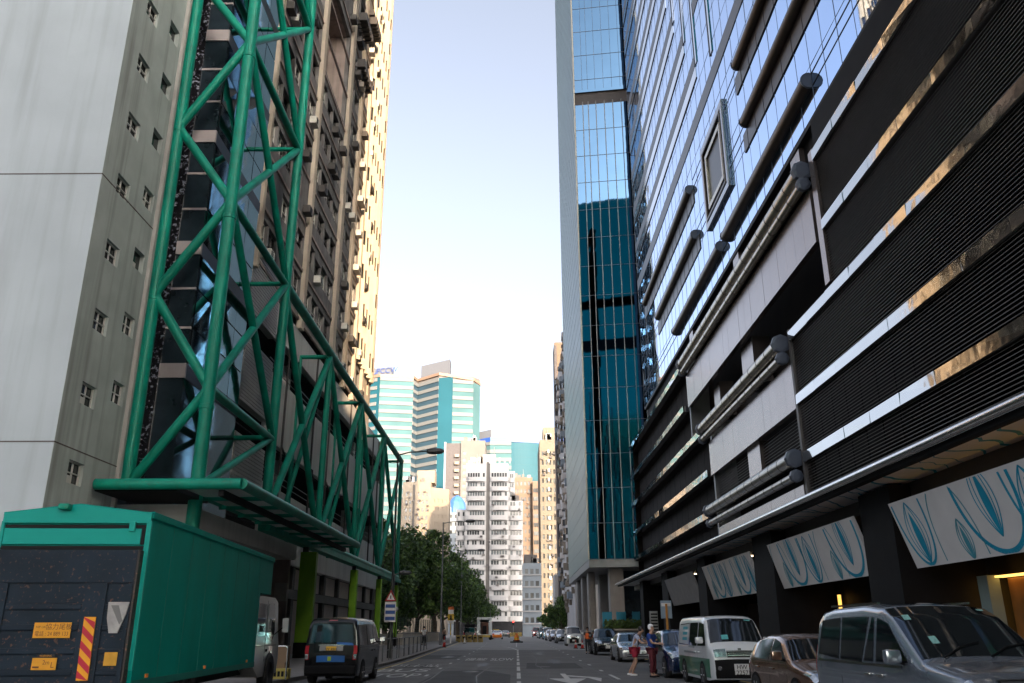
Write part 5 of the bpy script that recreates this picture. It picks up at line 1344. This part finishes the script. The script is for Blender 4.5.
c.patch('screen_sticker', mat('sticker_aqua',(.10,.42,.42),.5), 6.3, 6.6, .55, .8, .011); c.patch('dash_card', MATS['sticker_aqua'], 5.2, 5.4, -.5, -.25, .011)
MB().lathe([(0,-.02),(.06,-.02),(.07,.02)],12,(-.62,-.0,.56),'y').build('fog_lamp', M_lens, c.t)
pt_ = text_mb('HW', .17); pt_.v = [(p[0],-.045-0.0,.585+p[1]) for p in pt_.v]; 
q_ = text_mb('2257', .17); q_.v = [(p[0],-.045,.435+p[1]) for p in q_.v]; pt_.add(q_.v,q_.f); pt_.build('plate_letters', M_ink, c.t)
# --- dark blue car with the two people, silver saloon, black car
P_navy = paint('navy_paint', (.012,.03,.085), .3, .22); P_sil = paint('bright_silver_paint', (.58,.59,.61), .6, .25); P_blk = mat('black_paint', (.006,.006,.008), .25, var=.1, coat=.25, spec=.3)
c = Car('hatch','parked_car','dark navy car with pale bonnet reflections, right behind the white green van','car',6.08,30.7,R(2),P_navy, sc=(1,1,1.06))
c = Car('sedan','parked_car','bright silver saloon parked second behind the two pedestrians','car',6.25,46.2,R(1),P_sil)
c = Car('hatch','parked_car','glossy black car parked behind the bright silver saloon','car',6.05,58.6,R(1),P_blk, sc=(1.02,1,1.12))
# --- black airport van seen from behind on the left
c = Car('van','parked_van','black van with blue stickers and a yellow number plate, seen from behind on the left','van',-5.86,32.75,R(180),P_blk, glassm=glass('pale_rear_glass',(.16,.22,.27),.08,.03) if 0 else None)
c.patch('rear_window_glass', mat('tinted_reflective_glass',(.17,.24,.29),.08,metal=.85,var=.25,scale=2), 12.06, 12.88, -.84, .84, .012)
c.patch('rear_plate_holder', M_grey, 13.12, 13.62, -.45, .45, .016); c.patch('number_plate', M_platey, 13.2, 13.6, -.2, .2, .03)
c.patch('chrome_bar', M_chrome, 13.0, 13.1, -.5, .5, .024)
M_sticker = mat('blue_sticker',(.02,.16,.50),.5)
c.patch('blue_sticker', M_sticker, 14.05, 14.5, -.55, .55, .02); c.patch('blue_sticker', M_sticker, 12.94, 13.02, -.85, -.22, .02) ; c.patch('blue_sticker', M_sticker, 12.9, 12.99, -.82, -.2, .021)
c.patch('sticker_emblem', mat('sticker_lime',(.45,.62,.05),.5), 14.12, 14.42, -.02, .12, .024)
for sg in (1,-1): c.patch('reverse_light', M_lens, 13.85, 14.25, .88*sg, 1.0*sg, .016)
c.patch('brake_light', M_tail, 11.2, 11.45, -.18, .18, .01); c.patch('dark_cap', M_black, 12.1, 12.4, .45, .66, .02)
x_ = text_mb('SY 893', .13); x_.v = [(-p[0], 4.745, 1.03+p[1]) for p in x_.v]; x_.build('plate_letters', M_ink, c.t)
x_ = text_mb('TAXI', .10); x_.v = [(-p[0]-.55, 4.725, 1.17+p[1]) for p in x_.v]
bl = MB(); bl.rbox(-.8,.8,4.66,4.78,.30,.56,.04); bl.build('rear_bumper', M_black, c.t)
# --- traffic and parked cars down the road
P_teal = paint('teal_taxi_paint',(.02,.16,.20),.1); P_red = paint('red_taxi_paint',(.35,.02,.02),.1); P_plum = paint('plum_paint',(.05,.02,.035),.3); P_lblue = paint('pale_blue_paint',(.14,.34,.48),.1); P_gr = paint('grey_paint',(.10,.105,.11),.4)
Car('van','minivan','small white minivan facing the camera behind the red cones','van',5.95,92.2,R(1),P_white, sc=(.92,.78,.97)).patch('dark_mask', M_black, 1.2, 2.4, -.5, .5, .02)
FAR = [('hatch','dark grey car parked just beyond the white minivan',5.9,110,P_gr,1.12),('hatch','plum coloured car two places beyond the white minivan',5.8,128,P_plum,1.1),('hatch','silver grey car parked three places beyond the white minivan',5.6,140,P_sil,1.1),
       ('van','pale blue van parked far down the right kerb',5.5,156,P_lblue,1),('van','teal minibus parked beyond the pale blue van',5.3,171,P_teal,1.1),('sedan','white saloon parked beyond the teal minibus',5.2,182,P_white,1.05),('van','red van at the far end of the right kerb',4.6,205,P_red,1.1)]
for k,lb,x,y,m,sc in FAR: Car(k,'parked_car',lb,'car' if k != 'van' else 'van',x,y,R(1),m,sc=sc,detail=False,group='vehicles parked far down the right kerb')
for k,lb,x,y,m,sc in (('sedan','white and orange taxi driving away beyond the open backed truck',-3.6,166,P_white,1.06),('hatch','dark car ahead of the white taxi, far along the left side',-4.6,186,P_blk,1.1),('van','dark van ahead of the open backed truck, under the trees',-6.2,176,P_gr,1.1),('sedan','grey car farthest away on the left lane',-2.6,200,P_gr,1.05)):
    c = Car(k,'distant_car',lb,'car',x,y,R(180),m,sc=sc,detail=False,group='vehicles driving away on the left')
    if 'taxi' in lb: c.patch('orange_skirt', M_orange, 10.2, 11.6, -1, 1, .016); MB().rbox(-.3,.3,2.5,2.75,1.45,1.6,.03).build('roof_sign', MATS['sign_yellow'], c.t)
# dark tarpaulined van by the road works and white truck with an open back
c = Car('van','works_van','black tarpaulin covered works van standing behind the yellow barriers','van',-6.9,134,R(180),P_blk,sc=1.05,detail=False)
MB().rbox(-.75,.75,.9,4.6,1.98,2.35,.1).build('tarpaulin', M_black, c.t)
t = thing('open_back_truck', 'white box truck with its back open and two thin poles on top, under the trees', 'truck', (-5.55,151,0))
tb = MB(); tb.box(-1.25,-1.19,0,5.2,.9,3.6); tb.box(1.19,1.25,0,5.2,.9,3.6); tb.box(-1.25,1.25,0,5.2,3.6,3.68); tb.box(-1.19,1.19,5.14,5.2,.9,3.6); tb.box(-1.25,1.25,0,5.2,.8,.9)
tb.build('box', P_white, t); MB().box(-.55,.6,.4,3.6,.9,2.9).build('cargo', mat('cargo_brown',(.16,.07,.045),.7), t); MB().box(-.35,.35,.2,.38,.9,2.3).build('cargo_dark', M_black, t)
fr = MB(); fr.box(-1.28,-.75,-.05,0,.8,3.68); fr.box(.75,1.28,-.05,0,.8,3.68); fr.box(-.75,.75,-.05,0,3.3,3.68); fr.build('rear_frame', P_white, t)
for sg in (1,-1): MB().tube((sg*1.0,.1,3.6),(sg*1.0,.1,5.1),.05,6).build('pole', M_polegrey, t)
for y in (1.2,5.9):
    for sg in (1,-1): MB().lathe([(0,sg*.75),(.44,sg*.78),(.46,sg*.85),(.46,sg*1.1),(.4,sg*1.14),(0,sg*1.12)],18,(0,y,.46),'x').build('wheel', M_tyre, t)
MB().rbox(-1.05,1.05,5.3,6.9,.6,2.6,.12).build('cab', P_white, t); MB().rbox(-1.0,1.0,-.1,.0,.45,.8,.03).build('bumper', mat('bumper_yellow',(.5,.36,.06),.6), t)

# --- green box truck, front left
TG_ = mat('truck_green', (.0,.235,.205), .55, var=.10, scale=.8, streak=.2, dirt=(.02,.09,.075), spots=.05, spec=.08); TGL = mat('truck_green_light', (.0,.29,.25), .45, var=.06, spec=.25); TN = mat('tail_lift_navy', (.010,.020,.034), .5, var=.25, scale=2, spots=.6, spec=.2)
TN2 = mat('tail_lift_navy_deep', (.008,.016,.028), .5, var=.2, spec=.2)
t = thing('box_truck', 'big green box truck with a navy tail lift and hazard stickers, rear towards the camera', 'truck', (-6.24,14.5,0), R(3.6))
HT = 3.52; LB = 9.8; WB = 2.45
side = [(0,.72),(0,HT),(LB,HT),(LB,2.55),(8.5,2.55),(8.5,.72)]
bm_ = MB(); bm_.add([(0,y,z) for y,z in side]+[(-WB,y,z) for y,z in side],[tuple(range(6)),tuple(range(11,5,-1))]+[(i,i+6,(i+1)%6+6,(i+1)%6) for i in range(6)])
bm_.build('box', TG_, t, recalc=True)
MB().prism([(0.02,-.03,HT),(-WB/2,-.03,HT+.15),(-WB-.02,-.03,HT),(-WB-.02,-.03,HT-.06),(.02,-.03,HT-.06)],(0,LB+.05,0)).build('roof', TGL if 0 else TG_, t)
MB().rbox(-.03,.035,-.03,LB+.03,HT-.10,HT+.02,.015).build('roof_rail', TG_, t)
MB().prism([(0,-.06,HT-.02),(-WB/2,-.06,HT+.13),(-WB,-.06,HT-.02),(-WB,-.06,HT-.18),(0,-.06,HT-.18)],(0,.055,0)).build('rear_header', TGL, t)
MB().box(-WB+.05,-.14,-.05,-.005,2.99,3.25).build('rear_signboard', TGL, t)
g = MB(); g.box(-WB+.05,-.05,-.045,-.005,3.255,3.31); g.box(-.135,-.08,-.045,-.005,2.99,3.25); g.box(-WB,-.02,-.05,-.005,2.90,2.96); g.build('dark_groove', M_black, t)
MB().rbox(-.07,.02,-.06,.0,1.0,HT-.15,.015).build('corner_post', TGL, t); MB().rbox(-WB-.02,-WB+.04,-.06,.0,1.0,HT-.15,.015).build('corner_post', TGL, t)
MB().rbox(-.34,-.24,-.10,-.05,3.2,3.36,.01).build('hinge', TGL, t)
MB().rbox(-1.52,-1.34,-.22,-.04,HT+.03,HT+.13,.03).build('roof_lamp', M_green, t)
# tail lift platform: frame, recessed panels, ribs
x0,x1,z0,z1 = -WB+.0,-.085,.55,2.88
tl = MB().rbox(x0,x1,-.20,-.12,z0,z1,.015).build('tail_lift', TN, t)
MB().box(x1,x1+.035,-.22,-.05,z0-.1,z1).build('lift_edge', mat('rusty_edge',(.03,.026,.026),.6,var=.3,spots=.9), t)
st = MB()
for a,b in ((-2.43,-2.08),(-.86,-.5),(-.16,-.09)): st.rbox(a,b,-.235,-.20,z0,2.35,.01)
st.rbox(x0,x1,-.235,-.20,2.35,z1,.01); s2 = st.build('lift_stile', TN, t); s2.parent = tl
for k,z in enumerate((1.98,1.66,1.30,.98,.7)):
    rbz = MB().rbox(-2.08,-.86,-.228,-.20,z-.05,z+.05,.02).build('lift_rib', TN2 if k%2 else TN, t); rbz.parent = tl
    rbz = MB().rbox(-.5,-.16,-.228,-.20,z-.05,z+.03,.02).build('lift_rib', TN2, t); rbz.parent = tl
M_stk = mat('orange_sticker',(.62,.29,.012),.5,var=.08,scale=8); M_stkd = mat('sticker_text',(.10,.03,.012),.6)
def sticker(xa,xb,za,zb,m=M_stk,name='sticker'): return MB().box(xa,xb,-.2405,-.2285,za,zb).build(name, m, t)
def stext(txt, x, z, size, m=M_stkd, sx=1):
    return place_text(txt, size, (x,-.2425,z), (1,0,0), (0,0,1), sx)
SO = .37
a = sticker(-1.92+SO,-1.34+SO,1.50,1.735)
l1 = stext('協力尾板', -1.53+SO, 1.665, .105); l2 = stext('電話 : 24 889 133', -1.63+SO, 1.56, .085, sx=.85); l1.add(l2.v,l2.f); l3 = stext('HIP LIK', -1.81+SO, 1.665, .05); l1.add(l3.v,l3.f); o = l1.build('sticker_lettering', M_stkd, t); o.parent = a
a = sticker(-1.86+SO,-1.48+SO,1.02,1.20); b_ = sticker(-1.80+SO,-1.52+SO,1.205,1.255, M_ink, 'sticker_head'); l1 = stext('2m', -1.64+SO, 1.13, .09); l2 = stext('L', -1.54+SO, 1.09, .12); l1.add(l2.v,l2.f); l1.add(*(lambda q:(q.v,q.f))(MB().box(-1.84+SO,-1.74+SO,-.243,-.2415,1.05,1.075))); o = l1.build('sticker_lettering', M_stkd, t); o.parent = a
l1 = stext('WARNING', -1.66+SO, 1.23, .04); o = l1.build('sticker_heading', M_stk, t); o.parent = b_
sticker(-.38,-.18,1.08,1.28, mat('dull_yellow_sticker',(.50,.27,.02),.55,var=.15,scale=10)); 
# slanted red / yellow hazard board
hz = MB(); hy = MB(); hx0, hx1, hz0, hz1 = -.77,-.585,.86,1.82
sk = -.02
def hp(u,v): return (hx0+(hx1-hx0)*u+sk*(v-.5)*1.0, -.262, hz0+(hz1-hz0)*v)
MB().prism([hp(0,0),hp(1,0),hp(1,1),hp(0,1)],(0,.02,0)).build('hazard_board', mat('hazard_yellow',(.72,.33,.01),.5), t)
for k in range(5):
    v = -.08+k*.235
    P4 = [(0,v+.12),(1,v-.06),(1,v+.06),(0,v+.24)]
    P4 = [(u,max(0,min(1,vv))) for u,vv in P4]
    hz.poly([(p[0],-.265,p[2]) for p in (hp(*q) for q in P4)])
hz.build('hazard_stripe', mat('hazard_red',(.42,.01,.035),.5), t)
# grey canvas tag
MB().prism([(x+.17,y,z) for x,y,z in ((-.60,-.26,2.05),(-.27,-.26,2.05),(-.30,-.26,1.86),(-.40,-.26,1.57),(-.53,-.26,1.57),(-.59,-.26,1.80))],(0,.03,0)).build('canvas_flap', mat('canvas_grey',(.33,.335,.34),.8,var=.2,scale=6), t)
MB().prism([(-.38,-.263,2.0),(-.26,-.263,2.0),(-.17,-.263,1.76),(-.21,-.263,1.70)],(0,.003,0)).build('flap_stripe', mat('canvas_dark',(.16,.165,.17),.8), t)
for k in range(1,8): MB().box(-.002,.004,k*1.18-.012,k*1.18+.012,.8,HT-.12).build('panel_seam', mat('truck_green_dark',(.0,.14,.12),.6), t)
MB().box(-.004,.012,.0,8.5,.72,.84).build('lower_rail', MATS['truck_green_dark'], t)
for y in (.6,4.0,7.6): MB().box(.004,.02,y,y+.12,.86,.92).build('side_marker', M_orange, t)
# chassis, wheels, cab
MB().box(-WB+.5,-.5,.3,11.4,.5,.71).build('chassis', M_black, t)
for y in (1.9,3.2,10.7):
    for sg,xx in ((1,-.02),(-1,-WB+.02)):
        MB().lathe([(0,-sg*.30),(.47,-sg*.28),(.5,-sg*.25),(.5,-sg*.04),(.44,0),(.28,-sg*.02),(.26,-sg*.08),(0,-sg*.08)],22,(xx,y,.5),'x').build('wheel', M_tyre, t, recalc=True, autos=40)
P_cab = mat('cab_silver_white', (.60,.62,.63), .35, metal=.1, var=.05, coat=.6)
cs = [(7.5,.75),(7.5,2.44),(8.0,2.50),(9.7,2.50),(10.15,2.38),(10.45,1.62),(10.66,1.25),(10.72,.8),(10.6,.45),(10.1,.42),(9.95,.85),(9.5,1.08),(9.05,.85),(8.9,.42),(8.3,.42)]
MB().prism([(-.10,y,z) for y,z in [(y+1.2,z) for y,z in cs]],(-2.2,0,0)).build('cab', P_cab, t, recalc=True)
cb = MB(); cb.prism([(-.14,9.2,2.49),(-.14,9.85,2.47),(-.14,9.6,2.95),(-.14,9.15,3.0)],(-2.1,0,0)) if 0 else None
MB().prism([(-.098,10.15,1.5),(-.098,10.15,2.32),(-.098,10.92,2.34),(-.098,11.18,1.62),(-.098,10.95,1.30)],(.004,0,0)).build('door_window', M_cglass, t)
MB().prism([(-.098,8.90,1.45),(-.098,8.90,2.3),(-.098,9.95,2.3),(-.098,9.95,1.45)],(.004,0,0)).build('crew_window', M_cglass, t)
g = MB(); g.box(-.099,-.094,10.03,10.05,.8,2.4); g.box(-.099,-.094,8.95,11.5,1.2,1.215); g.build('door_seam', M_ink, t)
MB().quad((-.15,11.37,2.34),(-2.25,11.37,2.34),(-2.25,11.67,1.62),(-.15,11.67,1.62)).build('windscreen', M_cglass, t)
for xx in (.12,-2.52): MB().rbox(xx-.06,xx+.12,11.35,11.45,1.55,1.95,.03).build('wing_mirror', P_cab, t)
MB().rbox(-.10,-.07,10.15,10.3,1.05,1.12,.01).build('door_handle', M_black, t)
for zz in (1.75,): MB().tube((-.08,11.1,1.5),(.1,11.4,1.7),.015,6).build('mirror_arm', M_black, t)

# ------------------------------------------------------------------ people
def skin_obj(name, m, parent, verts, edges, radii, root, sub=2):
    me = bpy.data.meshes.new(name); me.from_pydata(verts, edges, []); me.materials.append(m)
    o = bpy.data.objects.new(name, me); COL.objects.link(o); o.parent = parent
    md = o.modifiers.new('skin','SKIN'); md.use_smooth_shade = True
    for i,r in enumerate(radii):
        s = me.skin_vertices[0].data[i]; rr_ = r if isinstance(r,tuple) else (r,r); s.radius = rr_; s.use_root = (i == root)
    o.modifiers.new('subsurf','SUBSURF').levels = sub; o.modifiers['subsurf'].render_levels = sub
    return o
def person(label, x, y, z, rz, J, shirt, legs, legm_short=False, hair=M_hair, vest=None, skirt=None, scale=1):
    """J overrides joints (local frame, facing -y)"""
    t = thing('person', label, 'person', (x,y,z), rz); t.scale = (scale,)*3
    K = dict(pel=(0,0,.95), sp=(0,.01,1.12), ch=(0,.02,1.34), nk=(0,0,1.50), hd=(0,-.02,1.63), cr=(0,-.01,1.71),
             hl=(-.09,0,.90), hr=(.09,0,.90), kl=(-.10,-.02,.49), kr=(.10,-.02,.49), al=(-.10,.02,.09), ar=(.10,.02,.09), tl=(-.11,-.15,.03), tr=(.11,-.15,.03),
             sl=(-.18,.02,1.41), sr=(.18,.02,1.41), el=(-.24,.04,1.13), er=(.24,.04,1.13), wl=(-.25,-.05,.89), wr=(.25,-.05,.89))
    K.update(J)
    V=[];E_=[];Rr=[];ix={}
    def add(n,p,r,par=None):
        ix[n]=len(V); V.append(tuple(p)); Rr.append(r)
        if par: E_.append((ix[par],ix[n]))
    add('pel',K['pel'],(.15,.11)); add('sp',K['sp'],(.13,.10),'pel'); add('ch',K['ch'],(.155,.11),'sp'); add('nk',K['nk'],.052,'ch'); add('hd',K['hd'],(.085,.098),'nk'); add('cr',K['cr'],(.075,.085),'hd')
    h = Vector(K['hd']); add('nose',h+Vector((0,-.105,-.01)),.014,'hd')
    for s in 'lr':
        add('h'+s,K['h'+s],.088,'pel'); add('k'+s,K['k'+s],.058,'h'+s); m_ = Vector(K['k'+s]).lerp(Vector(K['a'+s]),.35); add('c'+s,m_,.056,'k'+s); add('a'+s,K['a'+s],.038,'c'+s); add('t'+s,K['t'+s],(.042,.03),'a'+s)
        add('s'+s,K['s'+s],.062,'ch'); add('e'+s,K['e'+s],.042,'s'+s); add('w'+s,K['w'+s],.028,'e'+s)
        wv = Vector(K['w'+s]); d = (wv-Vector(K['e'+s])).normalized(); side_ = d.cross(Vector((0,1,0))).normalized() if abs(d.y) < .9 else Vector((1,0,0))
        palm = wv+d*.07; add('p'+s,palm,(.036,.018),'w'+s)
        for k,(o_,ln) in enumerate(((-.027,.075),(-.009,.088),(.009,.082),(.027,.065))):
            add('f%d%s'%(k,s), palm+side_*o_+d*ln*.55, .0095, 'p'+s); add('g%d%s'%(k,s), palm+side_*o_*1.05+d*ln+Vector((0,-.012,0)), .008, 'f%d%s'%(k,s))
        add('th'+s, wv+d*.035+side_*.04+Vector((0,-.02,0)), .010, 'w'+s)
    skin_obj('body', M_skin, t, V, E_, Rr, 0)
    def garment(name, m, names, rad, pairs, rootn):
        i2={n:i for i,n in enumerate(names)}; P=[]
        for n in names: P.append(K[n] if n in K else V[ix[n]])
        return skin_obj(name, m, t, P, [(i2[a],i2[b]) for a,b in pairs], rad, i2[rootn])
    mid = lambda a,b,f: tuple(Vector(K[a]).lerp(Vector(K[b]),f))
    K['slv_l']=mid('sl','el',.62); K['slv_r']=mid('sr','er',.62); K['sh_l']=mid('hl','kl',.72); K['sh_r']=mid('hr','kr',.72); K['nb']=mid('ch','nk',.45); K['wst']=mid('pel','sp',-.25)
    garment('shirt', shirt, ['wst','sp','ch','nb','sl','sr','slv_l','slv_r'], [(.175,.135),(.155,.125),(.18,.135),(.09,.08),.085,.085,.07,.07], [('wst','sp'),('sp','ch'),('ch','nb'),('ch','sl'),('sl','slv_l'),('ch','sr'),('sr','slv_r')], 'wst')
    if legm_short: garment('shorts', legs, ['pel','hl','hr','sh_l','sh_r'], [(.17,.14),.115,.115,.125,.125],[('pel','hl'),('hl','sh_l'),('pel','hr'),('hr','sh_r')],'pel')
    else:
        K['an_l']=mid('kl','al',.9); K['an_r']=mid('kr','ar',.9)
        garment('trousers', legs, ['pel','hl','hr','kl','kr','an_l','an_r'], [(.165,.13),.105,.105,.08,.08,.06,.06],[('pel','hl'),('hl','kl'),('kl','an_l'),('pel','hr'),('hr','kr'),('kr','an_r')],'pel')
    if vest: 
        garment('vest', vest, ['wst','sp','ch','nb'], [(.19,.15),(.175,.145),(.20,.155),(.11,.10)], [('wst','sp'),('sp','ch'),('ch','nb')],'wst')
    hb_ = Vector(K['cr']); 
    hm = MB(); n=14
    prof=[(.02,.088),(.06,.076),(.095,.045),(.106,.0),(.104,-.05),(.085,-.10)]
    vs=[];
    for (r_,hh) in prof:
        for i in range(n):
            a=2*math.pi*i/n; vs.append((hb_.x+r_*math.cos(a)*.9, hb_.y+.025+r_*math.sin(a)*(1.0), hb_.z-.0+hh))
    fs=[tuple(range(n))]
    for k_ in range(len(prof)-1):
        for i in range(n):
            a=2*math.pi*(i+.5)/n
            if k_ >= 3 and math.sin(a) < -.25: continue
            fs.append((k_*n+i,k_*n+(i+1)%n,(k_+1)*n+(i+1)%n,(k_+1)*n+i))
    hm.add(vs,fs); hm.build('hair', hair, t, smooth=True)
    em = Vector(K['hd'])
    for sx in (-.034,.034): MB().lathe([(0,-.012),(.012,0),(0,.012)],8,(em.x+sx,em.y-.090,em.z+.02),'y').build('eye', M_ink, t)
    for s in 'lr':
        a_=Vector(K['a'+s]); b_=Vector(K['t'+s]); MB().rbox(-.045,.045,-.20,.07,-.085,-.02,.025, Matrix.Translation(a_)@Matrix.Rotation(0,4,'X')).build('shoe', M_plate if legm_short else M_black, t)
    return t
M_lav = mat('lavender_white_cloth',(.42,.46,.60),.8,var=.1,scale=6); M_redc = mat('crimson_cloth',(.30,.012,.035),.8,var=.12,scale=6); M_bluec = mat('royal_blue_cloth',(.02,.06,.26),.8,var=.15,scale=5); M_mar = mat('maroon_cloth',(.10,.012,.02),.8); M_or = mat('hi_vis_orange',(.75,.13,.02),.6); M_navyc = mat('dark_cloth',(.02,.022,.028),.8); M_wht = mat('white_cloth',(.85,.85,.85),.8,var=.05)
person('woman in a pale lavender shirt and red shorts leaning over beside the navy car', 4.36, 33.0, 0, R(62), dict(sp=(0,-.05,1.12),ch=(0,-.14,1.32),nk=(0,-.22,1.46),hd=(0,-.29,1.56),cr=(0,-.31,1.64),sl=(-.18,-.16,1.38),sr=(.18,-.16,1.38),el=(-.22,-.34,1.15),er=(.22,-.36,1.18),wl=(-.12,-.55,1.12),wr=(.14,-.58,1.15),kl=(-.10,-.08,.49),al=(-.10,.1,.09),tl=(-.10,-.06,.03),kr=(.11,.05,.49),ar=(.12,.3,.10),tr=(.12,.14,.03)), M_lav, M_redc, True)
person('person in royal blue top, white cap and maroon trousers, close to the navy car', 4.84, 31.9, 0, R(55), dict(el=(-.26,-.14,1.15),wl=(-.16,-.38,1.12),er=(.28,-.1,1.15),wr=(.3,-.36,1.08)), M_bluec, M_mar, False, hair=M_wht)
person('road worker in an orange vest standing in front of the planter by the black car', 5.02, 63.0, 0, R(-10), dict(wl=(-.2,-.22,1.02),wr=(.2,-.2,1.02)), M_navyc, M_navyc, False, vest=M_or)
person('person in a bright white shirt and dark trousers walking along the low pale wall', -9.45, 90, .13, R(165), dict(el=(-.34,.06,1.16),er=(.34,.06,1.16),wl=(-.22,-.10,1.0),wr=(.22,-.10,1.0),kl=(-.1,-.16,.5),al=(-.1,-.1,.1),tl=(-.1,-.27,.05),ar=(.1,.25,.14),tr=(.1,.1,.06)), M_wht, M_navyc, False, scale=1.04)
person('figure in brown clothes beside the yellow and white road sign pole', -9.2, 112, .13, R(150), {}, mat('tan_cloth',(.26,.17,.13),.8), M_navyc, False)
for o in bpy.data.objects:
    if '_abs' in o: del o['_abs']
